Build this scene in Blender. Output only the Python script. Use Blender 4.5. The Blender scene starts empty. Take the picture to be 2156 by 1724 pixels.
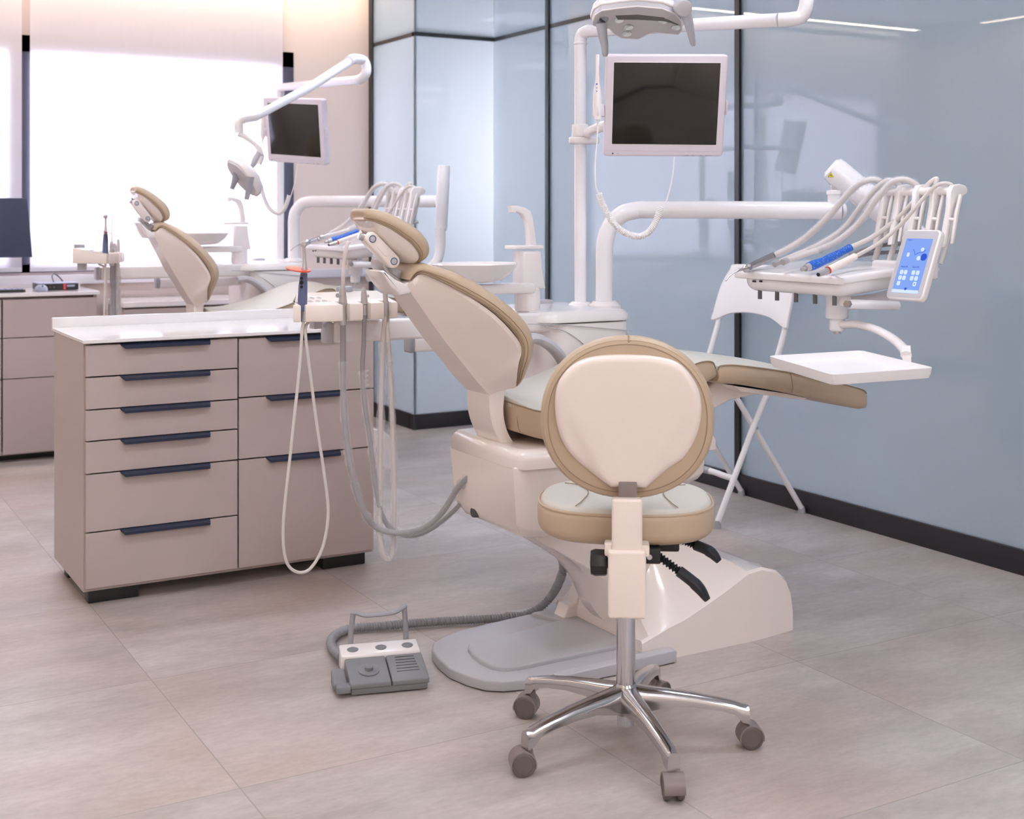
import bpy, bmesh, math, random
from mathutils import Vector, Matrix
random.seed(7)
PI = math.pi
C = bpy.context.scene.collection
SC = bpy.context.scene

# ------------------------------------------------------------------ camera
CAM_H = 1.25; FPX = 2720.0; CXP = 1078.0; HYP = 450.0
UX = Vector((0.867, 0.49834, 0)); UX.normalize()           # camera x,y components of world X
cd = bpy.data.cameras.new('camera'); cam = bpy.data.objects.new('camera', cd); C.objects.link(cam)
cam.location = (0, 0, CAM_H)
cam.rotation_euler = (PI/2, 0, -math.atan2(UX.y, UX.x))
cd.sensor_fit = 'HORIZONTAL'; cd.sensor_width = 36.0
cd.lens = FPX/2156*36.0
cd.shift_x = 0.0
cd.shift_y = -(1724/2-HYP)/2156
cd.clip_start = 0.05; cd.clip_end = 60
cd.dof.use_dof = True; cd.dof.focus_distance = 3.5; cd.dof.aperture_fstop = 5.6
SC.camera = cam
SC.view_settings.view_transform = 'Standard'; SC.view_settings.look = 'None'
SC.view_settings.gamma = 1.0; SC.view_settings.use_curve_mapping = False
SC.view_settings.exposure = 0.2
SC.cycles.max_bounces = 9; SC.cycles.diffuse_bounces = 5; SC.cycles.glossy_bounces = 5
SC.cycles.transmission_bounces = 8; SC.cycles.transparent_max_bounces = 12
SC.cycles.caustics_reflective = False; SC.cycles.caustics_refractive = False
SC.cycles.sample_clamp_indirect = 6.0
SC.cycles.use_denoising = True

w = bpy.data.worlds.new('world'); SC.world = w; w.use_nodes = True
w.node_tree.nodes['Background'].inputs[0].default_value = (0.75, 0.82, 1.0, 1)
w.node_tree.nodes['Background'].inputs[1].default_value = 0.3
WIN_E = 18.0; LAMP_E = 15.0

def area(name, loc, size, power, color, rot=(0, 0, 0)):
    l = bpy.data.lights.new(name, 'AREA'); l.shape = 'RECTANGLE'; l.size, l.size_y = size
    l.energy = power; l.color = color
    o = bpy.data.objects.new(name, l); C.objects.link(o); o.location = loc; o.rotation_euler = rot
    return o
CEIL = 2.72
area('ceiling_cove_light', (1.5, 7.22, CEIL-0.03), (3.6, 0.06), 16, (1.0, 0.82, 0.60))
area('ceiling_cove_light', (-0.42, 3.2, CEIL-0.03), (0.06, 7.0), 16, (1.0, 0.80, 0.58))

# ------------------------------------------------------------------ geometry helpers
_u = Vector((UX.x, UX.y)); _v = Vector((-UX.y, UX.x))
def P(px, py, X=None, Y=None, Z=None, D=None):
    """world point on the line of sight of a measured photo point, on a chosen plane of the room"""
    x = (px-CXP)/FPX; z = -(py-HYP)/FPX
    r = Vector((x*_u.x+_u.y, x*_v.x+_v.y, z))
    if X is not None: t = X/r.x
    elif Y is not None: t = Y/r.y
    elif Z is not None: t = (Z-CAM_H)/r.z
    else: t = D
    return Vector((0, 0, CAM_H))+r*t
def xz(pts, Y): return [(lambda q: (q.x, q.z))(P(a, b, Y=Y)) for a, b in pts]

def lin(c):
    return tuple(((v/255/12.92) if v/255 <= 0.04045 else ((v/255+0.055)/1.055)**2.4) for v in c)+(1,)
MATS = {}
def mat(name, rgb, rough=0.4, metal=0.0, coat=0.0, spec=0.5, noise=0.0, nscale=40, bump=0.0, bscale=200, trans=0.0, emit=None, es=1.0, alpha=1.0, ior=1.5):
    m = bpy.data.materials.new(name); m.use_nodes = True; nt = m.node_tree; b = nt.nodes['Principled BSDF']
    b.inputs['Base Color'].default_value = lin(rgb); b.inputs['Roughness'].default_value = rough
    b.inputs['Metallic'].default_value = metal; b.inputs['Coat Weight'].default_value = coat
    b.inputs['Coat Roughness'].default_value = 0.06
    b.inputs['Specular IOR Level'].default_value = spec; b.inputs['Transmission Weight'].default_value = trans
    b.inputs['IOR'].default_value = ior; b.inputs['Alpha'].default_value = alpha
    tc = nt.nodes.new('ShaderNodeTexCoord')
    if noise > 0:
        n = nt.nodes.new('ShaderNodeTexNoise'); n.inputs['Scale'].default_value = nscale; n.inputs['Detail'].default_value = 5
        nt.links.new(tc.outputs['Object'], n.inputs['Vector'])
        mx = nt.nodes.new('ShaderNodeMix'); mx.data_type = 'RGBA'
        c = lin(rgb)
        mx.inputs[6].default_value = tuple(v*(1-noise) for v in c[:3])+(1,); mx.inputs[7].default_value = tuple(min(1, v*(1+noise)) for v in c[:3])+(1,)
        nt.links.new(n.outputs['Fac'], mx.inputs[0]); nt.links.new(mx.outputs[2], b.inputs['Base Color'])
    if bump > 0:
        n2 = nt.nodes.new('ShaderNodeTexNoise'); n2.inputs['Scale'].default_value = bscale; n2.inputs['Detail'].default_value = 4
        nt.links.new(tc.outputs['Object'], n2.inputs['Vector'])
        bp = nt.nodes.new('ShaderNodeBump'); bp.inputs['Strength'].default_value = bump; bp.inputs['Distance'].default_value = 0.002
        nt.links.new(n2.outputs['Fac'], bp.inputs['Height']); nt.links.new(bp.outputs['Normal'], b.inputs['Normal'])
    if emit:
        b.inputs['Emission Color'].default_value = lin(emit); b.inputs['Emission Strength'].default_value = es
    MATS[name] = m
    return m

def tag(o, label=None, cat=None, group=None, kind=None):
    if label: o['label'] = label
    if cat: o['category'] = cat
    if group: o['group'] = group
    if kind: o['kind'] = kind
    return o
def thing(name, label, cat, loc=(0, 0, 0), rz=0.0, group=None):
    o = bpy.data.objects.new(name, None); C.objects.link(o); o.empty_display_size = 0.05
    o.location = loc; o.rotation_euler = (0, 0, rz)
    return tag(o, label, cat, group)
def wmat(o):
    m = Matrix.LocRotScale(o.location, o.rotation_euler, o.scale)
    return (wmat(o.parent) @ m) if o.parent else m
def obj(name, bm, m, parent=None, world=True, origin=None, label=None, ang=35, matx=None):
    """bm as ONE mesh; world=True: vertices are in room coordinates and brought into the parent's space"""
    bmesh.ops.recalc_face_normals(bm, faces=bm.faces[:])
    me = bpy.data.meshes.new(name); 
    o = bpy.data.objects.new(name, me); C.objects.link(o)
    if parent is not None:
        o.parent = parent
        if world: bm.transform(wmat(parent).inverted())
    if origin is not None:
        og = Vector(origin)
        if parent is not None and world: og = wmat(parent).inverted() @ og
        bm.transform(Matrix.Translation(-og)); o.location = og
    bm.to_mesh(me); bm.free()
    for p in me.polygons: p.use_smooth = True
    me.set_sharp_from_angle(angle=math.radians(ang))
    me.materials.append(MATS[m] if isinstance(m, str) else m)
    if label: o['label'] = label
    return o
def copy_tree(o, parent=None):
    c = o.copy(); C.objects.link(c); c.parent = parent
    for ch in list(o.children): copy_tree(ch, c)
    return c

def BM(): return bmesh.new()
def addbox(bm, a, b, bev=0.0, M=None, seg=2):
    t = bmesh.new()
    x0, y0, z0 = (min(a[i], b[i]) for i in range(3)); x1, y1, z1 = (max(a[i], b[i]) for i in range(3))
    vs = [t.verts.new((x, y, z)) for x in (x0, x1) for y in (y0, y1) for z in (z0, z1)]
    for f in ((0, 1, 3, 2), (4, 6, 7, 5), (0, 4, 5, 1), (2, 3, 7, 6), (0, 2, 6, 4), (1, 5, 7, 3)): t.faces.new([vs[i] for i in f])
    if bev > 0: bmesh.ops.bevel(t, geom=t.edges[:], offset=bev, segments=seg, affect='EDGES', profile=0.6)
    if M is not None: t.transform(M)
    merge(bm, t); return bm
def merge(bm, t):
    me = bpy.data.meshes.new('tmp'); t.to_mesh(me); t.free(); bm.from_mesh(me); bpy.data.meshes.remove(me)
def catmull(pts, n=6, closed=False):
    pts = [Vector(p) for p in pts]; N = len(pts); out = []
    rng = range(N) if closed else range(N-1)
    for i in rng:
        p1 = pts[i]; p2 = pts[(i+1) % N]
        p0 = pts[(i-1) % N] if (closed or i > 0) else p1*2-p2
        p3 = pts[(i+2) % N] if (closed or i < N-2) else p2*2-p1
        for k in range(n):
            t = k/n
            out.append(0.5*((2*p1)+(p2-p0)*t+(2*p0-5*p1+4*p2-p3)*t*t+(3*p1-p0-3*p2+p3)*t**3))
    if not closed: out.append(pts[-1])
    return out
def tube(bm, pts, r, n=12, cap=True, rf=None, flat=1.0):
    """tube along pts; r number or list; flat squashes it along the second frame axis"""
    pts = [Vector(p) for p in pts]; N = len(pts)
    T = []
    for i in range(N):
        d = (pts[min(i+1, N-1)]-pts[max(i-1, 0)])
        T.append(d.normalized() if d.length > 1e-9 else Vector((0, 0, 1)))
    a = Vector((0, 0, 1)) if abs(T[0].z) < 0.9 else Vector((1, 0, 0))
    nrm = (a-T[0]*a.dot(T[0])).normalized(); rings = []
    for i in range(N):
        nrm = (nrm-T[i]*nrm.dot(T[i])); nrm.normalize(); bn = T[i].cross(nrm)
        rr = r[i] if isinstance(r, (list, tuple)) else r
        rings.append([bm.verts.new(pts[i]+nrm*math.cos(2*PI*k/n)*rr+bn*math.sin(2*PI*k/n)*rr*flat) for k in range(n)])
    for i in range(N-1):
        for k in range(n):
            bm.faces.new((rings[i][k], rings[i][(k+1) % n], rings[i+1][(k+1) % n], rings[i+1][k]))
    if cap: bm.faces.new(rings[0][::-1]); bm.faces.new(rings[-1])
    return bm
def lathe(bm, prof, o=(0, 0, 0), ax=(0, 0, 1), n=28, sx=1.0, sy=1.0):
    o = Vector(o); ax = Vector(ax).normalized()
    a = Vector((1, 0, 0)) if abs(ax.x) < 0.9 else Vector((0, 1, 0))
    u = (a-ax*a.dot(ax)).normalized(); v = ax.cross(u); rings = []
    for r, h in prof:
        if r < 1e-6: rings.append([bm.verts.new(o+ax*h)])
        else: rings.append([bm.verts.new(o+ax*h+u*math.cos(2*PI*k/n)*r*sx+v*math.sin(2*PI*k/n)*r*sy) for k in range(n)])
    for A, B in zip(rings, rings[1:]):
        for k in range(n):
            q = [A[k % len(A)], A[(k+1) % n % len(A)], B[(k+1) % n % len(B)], B[k % len(B)]]
            q2 = []
            for v_ in q:
                if v_ not in q2: q2.append(v_)
            if len(q2) > 2: bm.faces.new(q2)
    if len(rings[0]) > 1: bm.faces.new(rings[0][::-1])
    if len(rings[-1]) > 1: bm.faces.new(rings[-1])
    return bm
def cyl(bm, a, b, r, n=20, bev=0.0, r2=None):
    a = Vector(a); b = Vector(b); L = (b-a).length; r2 = r if r2 is None else r2
    if bev > 0: pr = [(r-bev, 0), (r-bev*0.3, bev*0.3), (r, bev), (r2, L-bev), (r2-bev*0.3, L-bev*0.3), (r2-bev, L)]
    else: pr = [(r, 0), (r2, L)]
    return lathe(bm, pr, a, b-a, n)
def inset(poly, d):
    N = len(poly); out = []
    area2 = sum(poly[i][0]*poly[(i+1) % N][1]-poly[(i+1) % N][0]*poly[i][1] for i in range(N))
    s = 1 if area2 > 0 else -1
    for i in range(N):
        p0 = Vector(poly[i-1]); p1 = Vector(poly[i]); p2 = Vector(poly[(i+1) % N])
        e1 = (p1-p0); e2 = (p2-p1)
        if e1.length < 1e-9 or e2.length < 1e-9: out.append(p1); continue
        e1.normalize(); e2.normalize()
        n1 = Vector((-e1.y, e1.x))*s; n2 = Vector((-e2.y, e2.x))*s
        m = n1+n2
        if m.length < 1e-6: m = n1
        m.normalize(); k = 1/max(0.55, m.dot(n1)); out.append(p1+m*d*k)
    return out
def slab(bm, outline, h0, h1, r=0.01, r0=None, seg=4, fr=None, crown=0.0, crown0=0.0, dome=5, fun=None):
    """outline (2d, closed) lifted from h0 to h1 with rounded rims; crown domes the top (h1) face"""
    r0 = r if r0 is None else r0
    o, ux, uy, un = fr if fr else (Vector((0, 0, 0)), Vector((1, 0, 0)), Vector((0, 1, 0)), Vector((0, 0, 1)))
    outline = [Vector((p[0], p[1])) for p in outline]
    rings = []
    cen = sum(outline, Vector((0, 0)))/len(outline)
    def put(poly, h): rings.append([bm.verts.new(o+ux*p[0]+uy*p[1]+un*h) for p in poly])
    if crown0:
        base = inset(outline, r0)
        for k in range(dome, 0, -1):
            f = 1-k/(dome+0.6); put([cen+(Vector(p)-cen)*f for p in base], h0-crown0*(1-f*f))
    if r0 > 0:
        for k in range(seg+1):
            a = PI/2*k/seg; put(inset(outline, r0*(1-math.sin(a))), h0+r0*(1-math.cos(a)))
    else: put(outline, h0)
    if r > 0:
        for k in range(seg+1):
            a = PI/2*k/seg; put(inset(outline, r*(1-math.cos(a))), h1-r*(1-math.sin(a)))
    else: put(outline, h1)
    if crown:
        base = inset(outline, r)
        for k in range(1, dome+1):
            f = 1-k/(dome+0.6); put([cen+(Vector(p)-cen)*f for p in base], h1+crown*(1-f*f))
    n = len(outline)
    for A, B in zip(rings, rings[1:]):
        for k in range(n): bm.faces.new((A[k], A[(k+1) % n], B[(k+1) % n], B[k]))
    bm.faces.new(rings[0][::-1]); bm.faces.new(rings[-1])
    if fun:
        for R in rings:
            for v_ in R: v_.co = fun(v_.co)
    return bm
def prismY(bm, pts, y0, y1, r=0.01, seg=3, n=0, **k):
    pts = [Vector((a, b)) for a, b in pts]
    if n: pts = [Vector((p.x, p.y)) for p in catmull([Vector((p.x, p.y, 0)) for p in pts], n, True)]
    return slab(bm, pts, y0, y1, r, seg=seg, fr=(Vector((0, 0, 0)), Vector((1, 0, 0)), Vector((0, 0, 1)), Vector((0, 1, 0))), **k)
def rrect(w_, h_, r, cx=0, cy=0, seg=5):
    out = []
    for sx, sy, a0 in ((1, 1, 0), (-1, 1, 90), (-1, -1, 180), (1, -1, 270)):
        for k in range(seg+1):
            a = math.radians(a0+90*k/seg); out.append((cx+sx*(w_/2-r)+r*math.cos(a), cy+sy*(h_/2-r)+r*math.sin(a)))
    return out
def loft(bm, secs, close=True, capped=True):
    rings = [[bm.verts.new(Vector(p)) for p in s] for s in secs]; n = len(rings[0])
    for A, B in zip(rings, rings[1:]):
        for k in range(n if close else n-1): bm.faces.new((A[k], A[(k+1) % n], B[(k+1) % n], B[k]))
    if capped: bm.faces.new(rings[0][::-1]); bm.faces.new(rings[-1])
    return bm
def bev(bm, off, seg=2, ang=30):
    bmesh.ops.recalc_face_normals(bm, faces=bm.faces[:])
    es = [e for e in bm.edges if len(e.link_faces) == 2 and e.calc_face_angle() > math.radians(ang)]
    bmesh.ops.bevel(bm, geom=es, offset=off, segments=seg, affect='EDGES', profile=0.5, clamp_overlap=True); return bm
def frame(o, ux, un):
    ux = Vector(ux).normalized(); un = Vector(un).normalized(); uy = un.cross(ux).normalized(); ux = uy.cross(un)
    return (Vector(o), ux, uy, un)

# ------------------------------------------------------------------ materials
mat('white_plastic', (240, 235, 235), 0.22, coat=0.3)
mat('cream_plastic', (241, 231, 225), 0.22, coat=0.4)
mat('white_tube', (242, 240, 244), 0.2, coat=0.4)
mat('white_powder', (242, 240, 241), 0.4)
mat('stool_shell', (238, 226, 218), 0.3, coat=0.15, bump=0.05, bscale=500)
mat('leather', (190, 170, 146), 0.42, bump=0.25, bscale=700, noise=0.03, nscale=6)
mat('leather_lit', (207, 204, 195), 0.4, bump=0.25, bscale=700, noise=0.02, nscale=6)  # paler copy of leather: ceiling light painted into the cushion tops
mat('seam', (150, 130, 108), 0.6)
mat('grey_plastic', (160, 160, 166), 0.35)
mat('light_grey', (192, 190, 196), 0.3)
mat('plate_grey', (182, 180, 184), 0.32, noise=0.02, nscale=30)
mat('pedal_grey', (128, 130, 134), 0.42)
mat('dark_grey', (92, 88, 90), 0.5)
mat('caster_grey', (132, 120, 118), 0.4)
mat('caster_wheel', (104, 94, 90), 0.45)
mat('hose_grey', (150, 148, 150), 0.4)
mat('hose_dark', (146, 146, 152), 0.35)
mat('hose_light', (214, 208, 204), 0.35)
mat('black_rubber', (28, 28, 32), 0.42)
mat('black_frame', (24, 25, 29), 0.35)
mat('base_black', (30, 27, 32), 0.45)
mat('chrome', (206, 206, 212), 0.12, metal=1.0)
mat('polished_alu', (186, 184, 186), 0.17, metal=1.0)
mat('steel', (196, 192, 192), 0.32, metal=0.6)
mat('cabinet', (186, 172, 168), 0.42, noise=0.025, nscale=3)
mat('cabinet_inner', (120, 104, 98), 0.6)
mat('worktop', (240, 237, 238), 0.12, coat=0.3)
mat('handle_blue', (52, 60, 84), 0.35, metal=0.3)
mat('screen_black', (20, 19, 21), 0.08, spec=0.6)
mat('monitor_frame', (222, 214, 224), 0.35)
mat('monitor_back', (52, 56, 78), 0.55)
mat('device_black', (24, 26, 32), 0.4)
mat('device_grey', (150, 156, 176), 0.4)
mat('red_mark', (220, 60, 62), 0.5)
mat('orange_shield', (232, 74, 44), 0.08, trans=0.25, ior=1.45)
mat('clear_tip', (240, 226, 222), 0.12, alpha=0.6)
mat('blue_body', (92, 104, 138), 0.45)
mat('blue_sleeve', (24, 96, 196), 0.4, noise=0.45, nscale=300)
mat('ivory', (240, 230, 222), 0.35)
mat('yellow', (236, 220, 40), 0.5)
mat('ink', (40, 40, 48), 0.6)
mat('ink_blue', (40, 70, 190), 0.6)
mat('wall_paint', (232, 224, 216), 0.75, bump=0.03, bscale=60)
mat('beige_wall', (226, 210, 204), 0.7, bump=0.03, bscale=60)
mat('ceiling_paint', (240, 240, 240), 0.8)
mat('light_absorber', (96, 102, 110), 0.8)  # outer room kept dark so light behind the glass falls off
mat('frame_dark', (62, 60, 76), 0.5)
mat('sill', (222, 218, 226), 0.4)
mat('wrap', (240, 240, 248), 0.1, alpha=0.2, bump=1.0, bscale=90)
mat('icon_line', (196, 190, 200), 0.5)

def mesh_sleeve_mat():
    m = mat('blue_sleeve', (20, 96, 200), 0.35); nt = m.node_tree; N = nt.nodes.new; L = nt.links.new; b = nt.nodes['Principled BSDF']
    tc = N('ShaderNodeTexCoord'); v = N('ShaderNodeTexVoronoi'); v.inputs['Scale'].default_value = 230; v.feature = 'DISTANCE_TO_EDGE'; L(tc.outputs['Object'], v.inputs['Vector'])
    r = N('ShaderNodeValToRGB'); r.color_ramp.elements[0].position = 0.22; r.color_ramp.elements[0].color = lin((14, 92, 196)); r.color_ramp.elements[1].position = 0.34; r.color_ramp.elements[1].color = lin((150, 176, 206))
    L(v.outputs['Distance'], r.inputs[0]); L(r.outputs[0], b.inputs['Base Color'])
mesh_sleeve_mat()
def emat(name, rgb, s):
    m = bpy.data.materials.new(name); m.use_nodes = True; nt = m.node_tree; nt.nodes.clear()
    e = nt.nodes.new('ShaderNodeEmission'); e.inputs[0].default_value = lin(rgb); e.inputs[1].default_value = s
    o = nt.nodes.new('ShaderNodeOutputMaterial'); nt.links.new(e.outputs[0], o.inputs[0]); MATS[name] = m; return m
emat('sky_pane', (226, 236, 255), WIN_E)
emat('sky_pane_far', (242, 242, 255), WIN_E*26.0)
emat('lamp_panel', (238, 243, 255), LAMP_E)
emat('lamp_panel_fill', (255, 248, 245), LAMP_E*1.6)
emat('screen_blue', (138, 172, 250), 0.85)
emat('screen_icon', (205, 222, 255), 1.0)
emat('screen_dark', (60, 96, 220), 0.8)

def fabric_mat(name, rgb, t=0.5):
    m = bpy.data.materials.new(name); m.use_nodes = True; nt = m.node_tree; nt.nodes.clear()
    d = nt.nodes.new('ShaderNodeBsdfDiffuse'); tr = nt.nodes.new('ShaderNodeBsdfTranslucent'); mx = nt.nodes.new('ShaderNodeMixShader')
    tc = nt.nodes.new('ShaderNodeTexCoord'); n = nt.nodes.new('ShaderNodeTexNoise'); n.inputs['Scale'].default_value = 60
    mp = nt.nodes.new('ShaderNodeMapping'); mp.inputs['Scale'].default_value = (1, 1, 0.05)
    nt.links.new(tc.outputs['Object'], mp.inputs[0]); nt.links.new(mp.outputs[0], n.inputs['Vector'])
    cr = nt.nodes.new('ShaderNodeMix'); cr.data_type = 'RGBA'; c = lin(rgb)
    cr.inputs[6].default_value = tuple(v*0.97 for v in c[:3])+(1,); cr.inputs[7].default_value = c
    nt.links.new(n.outputs['Fac'], cr.inputs[0])
    nt.links.new(cr.outputs[2], d.inputs[0]); nt.links.new(cr.outputs[2], tr.inputs[0])
    mx.inputs[0].default_value = t
    nt.links.new(d.outputs[0], mx.inputs[1]); nt.links.new(tr.outputs[0], mx.inputs[2])
    o = nt.nodes.new('ShaderNodeOutputMaterial'); nt.links.new(mx.outputs[0], o.inputs[0]); MATS[name] = m
fabric_mat('blind_fabric', (248, 243, 248), 0.42)

def glass_panel_mat():
    m = bpy.data.materials.new('satin_glass'); m.use_nodes = True; nt = m.node_tree; nt.nodes.clear()
    N = nt.nodes.new; L = nt.links.new
    d = N('ShaderNodeBsdfDiffuse'); tr = N('ShaderNodeBsdfTranslucent'); g = N('ShaderNodeBsdfGlossy')
    d.inputs[0].default_value = lin((160, 181, 190)); tr.inputs[0].default_value = lin((248, 250, 252))
    g.inputs['Roughness'].default_value = 0.015
    m1 = N('ShaderNodeMixShader'); m1.inputs[0].default_value = 0.62
    L(d.outputs[0], m1.inputs[1]); L(tr.outputs[0], m1.inputs[2])
    fr = N('ShaderNodeFresnel'); fr.inputs[0].default_value = 1.8
    m2 = N('ShaderNodeMixShader'); L(fr.outputs[0], m2.inputs[0]); L(m1.outputs[0], m2.inputs[1]); L(g.outputs[0], m2.inputs[2])
    o = N('ShaderNodeOutputMaterial'); L(m2.outputs[0], o.inputs[0]); MATS['satin_glass'] = m
glass_panel_mat()

def floor_mat():
    m = bpy.data.materials.new('cement_tile'); m.use_nodes = True; nt = m.node_tree; N = nt.nodes.new; L = nt.links.new
    b = nt.nodes['Principled BSDF']
    tc = N('ShaderNodeTexCoord'); sep = N('ShaderNodeSeparateXYZ'); L(tc.outputs['Object'], sep.inputs[0])
    def M(op, a, b_=None, c_=None):
        n = N('ShaderNodeMath'); n.operation = op
        for i, v_ in enumerate((a, b_, c_)):
            if v_ is None: continue
            if isinstance(v_, (int, float)): n.inputs[i].default_value = v_
            else: L(v_, n.inputs[i])
        return n.outputs[0]
    TX, TY = 0.8, 0.755
    fx = M('DIVIDE', M('SUBTRACT', sep.outputs[0], 0.888), TX); fy = M('DIVIDE', M('SUBTRACT', sep.outputs[1], 2.732), TY)
    def edge(f, T):
        k = M('FRACT', M('ADD', f, 40.5)); return M('MULTIPLY', M('ABSOLUTE', M('SUBTRACT', k, 0.5)), T)
    gd = M('MINIMUM', edge(fx, TX), edge(fy, TY)); grout = M('LESS_THAN', gd, 0.0017)
    ix = M('FLOOR', fx); iy = M('FLOOR', fy)
    cmb = N('ShaderNodeCombineXYZ'); L(ix, cmb.inputs[0]); L(iy, cmb.inputs[1])
    wn = N('ShaderNodeTexWhiteNoise'); L(cmb.outputs[0], wn.inputs['Vector'])
    off = N('ShaderNodeVectorMath'); off.operation = 'SCALE'; L(wn.outputs['Color'], off.inputs[0]); off.inputs['Scale'].default_value = 9
    vec = N('ShaderNodeVectorMath'); vec.operation = 'ADD'; L(tc.outputs['Object'], vec.inputs[0]); L(off.outputs[0], vec.inputs[1])
    mp = N('ShaderNodeMapping'); mp.inputs['Scale'].default_value = (1.0, 2.4, 1); L(vec.outputs[0], mp.inputs[0])
    n1 = N('ShaderNodeTexNoise'); n1.inputs['Scale'].default_value = 2.2; n1.inputs['Detail'].default_value = 9; n1.inputs['Roughness'].default_value = 0.62; L(mp.outputs[0], n1.inputs['Vector'])
    n2 = N('ShaderNodeTexNoise'); n2.inputs['Scale'].default_value = 26; n2.inputs['Detail'].default_value = 8; n2.inputs['Roughness'].default_value = 0.7; L(mp.outputs[0], n2.inputs['Vector'])
    n3 = N('ShaderNodeTexNoise'); n3.inputs['Scale'].default_value = 1.3; n3.inputs['Detail'].default_value = 3; L(vec.outputs[0], n3.inputs['Vector'])
    r1 = N('ShaderNodeValToRGB'); e = r1.color_ramp.elements
    e[0].position = 0.3; e[0].color = lin((168, 158, 152)); e[1].position = 0.72; e[1].color = lin((206, 197, 194)); L(n1.outputs['Fac'], r1.inputs[0])
    def mix(f, a, b_, bl='MIX'):
        x = N('ShaderNodeMix'); x.data_type = 'RGBA'; x.blend_type = bl
        if isinstance(f, float): x.inputs[0].default_value = f
        else: L(f, x.inputs[0])
        for i, v_ in ((6, a), (7, b_)):
            if isinstance(v_, tuple): x.inputs[i].default_value = v_
            else: L(v_, x.inputs[i])
        return x.outputs[2]
    pr = N('ShaderNodeValToRGB'); pe = pr.color_ramp.elements; pe[0].position = 0.48; pe[0].color = (0, 0, 0, 1); pe[1].position = 0.75; pe[1].color = (0.55, 0.55, 0.55, 1); L(n3.outputs['Fac'], pr.inputs[0])
    c = mix(pr.outputs[0], r1.outputs[0], lin((192, 168, 156)))
    r2 = N('ShaderNodeValToRGB'); q = r2.color_ramp.elements; q[0].position = 0.3; q[0].color = (0.86, 0.86, 0.86, 1); q[1].position = 0.7; q[1].color = (1.08, 1.08, 1.08, 1); L(n2.outputs['Fac'], r2.inputs[0])
    c = mix(1.0, c, r2.outputs[0], 'MULTIPLY')
    c = mix(M('MULTIPLY', M('SUBTRACT', wn.outputs['Value'], 0.2), 0.12), c, lin((150, 140, 134)))
    c = mix(M('MULTIPLY', grout, 0.75), c, lin((150, 140, 132)))
    L(c, b.inputs['Base Color'])
    rr = N('ShaderNodeMapRange'); rr.inputs[3].default_value = 0.3; rr.inputs[4].default_value = 0.5; L(n1.outputs['Fac'], rr.inputs[0]); L(rr.outputs[0], b.inputs['Roughness'])
    bp = N('ShaderNodeBump'); bp.inputs['Strength'].default_value = 0.12; bp.inputs['Distance'].default_value = 0.002
    L(M('SUBTRACT', n2.outputs['Fac'], grout), bp.inputs['Height']); L(bp.outputs[0], b.inputs['Normal']); MATS['cement_tile'] = m
floor_mat()

# ------------------------------------------------------------------ the room
XL, XR, XO, YF, YB = -0.6, 3.763, 6.2, -2.6, 7.4
GX, GY = 3.238, 6.764                                  # corner of the glass pillar
def struct(name, bm, m, parent=None, ang=35):
    o = obj(name, bm, m, parent, ang=ang)
    if parent is None: o['kind'] = 'structure'
    return o
def sbox(name, a, b, m, parent=None, bv=0.0): return struct(name, addbox(BM(), a, b, bv), m, parent)
sbox('floor', (XL-0.1, YF-0.1, -0.1), (XO+0.1, YB+0.2, 0), 'cement_tile')
sbox('ceiling', (XL-0.1, YF-0.1, CEIL+0.1), (XO+0.1, YB+0.2, CEIL+0.2), 'ceiling_paint')
sbox('ceiling', (XL+0.28, YF, CEIL), (XR-0.02, YB-0.3, CEIL+0.08), 'ceiling_paint')       # lower board, slots along two walls
sbox('ceiling', (XR+0.02, YF, CEIL), (XO, YB, CEIL+0.08), 'light_absorber')
sbox('wall_left', (XL-0.1, YF, 0), (XL, YB, CEIL+0.1), 'wall_paint')
sbox('wall_front', (XL-0.1, YF-0.1, 0), (XO+0.1, YF, CEIL+0.1), 'wall_paint')
sbox('wall_outer', (XO, YF, 0), (XO+0.1, YB+0.1, CEIL+0.1), 'light_absorber')
sbox('floor', (XR+0.04, YF, 0.0), (XO, YB, 0.006), 'light_absorber')  # added dark slab, soaks up light behind the glass
WX0, WX1, WZ0, WZ1 = -0.10, 2.735, 0.93, 2.22
bm = BM()
addbox(bm, (XL, YB, 0), (WX0, YB+0.15, CEIL+0.1)); addbox(bm, (WX1, YB, 0), (3.30, YB+0.15, CEIL+0.1))
addbox(bm, (WX0, YB, 0), (WX1, YB+0.15, WZ0)); addbox(bm, (WX0, YB, WZ1), (WX1, YB+0.15, CEIL+0.1))
addbox(bm, (3.30, YB, 0), (6.2, YB+0.15, 0.98)); addbox(bm, (3.30, YB, 2.22), (6.2, YB+0.15, CEIL+0.1)); addbox(bm, (5.6, YB, 0.98), (6.2, YB+0.15, 2.22))
struct('wall_back', bm, 'beige_wall')
def window(name, x0, x1, z0, z1, fw, mull=(), pm='sky_pane'):
    bm = BM()
    addbox(bm, (x0, YB-0.005, z0), (x0+fw, YB+0.08, z1)); addbox(bm, (x1-fw, YB-0.005, z0), (x1, YB+0.08, z1))
    addbox(bm, (x0, YB-0.005, z0), (x1, YB+0.08, z0+fw*0.5)); addbox(bm, (x0, YB-0.005, z1-fw), (x1, YB+0.08, z1))
    for mx in mull: addbox(bm, (mx-0.06, YB-0.005, z0), (mx+0.06, YB+0.08, z1))
    f = struct(name, bm, 'frame_dark')
    p = obj('window_pane', addbox(BM(), (x0+0.01, YB+0.02, z0+0.01), (x1-0.01, YB+0.03, z1-0.01)), pm, f)
    return f
window('window_1', WX0, WX1, WZ0, WZ1, 0.09, (1.17,))
window('window_2', 3.32, 5.6, 0.98, 2.22, 0.05, (4.7,), 'sky_pane_far')
sbox('trim_1', (WX0-0.05, YB-0.06, 0.865), (3.2, YB, 0.915), 'sill', bv=0.004)             # window sill board
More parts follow.
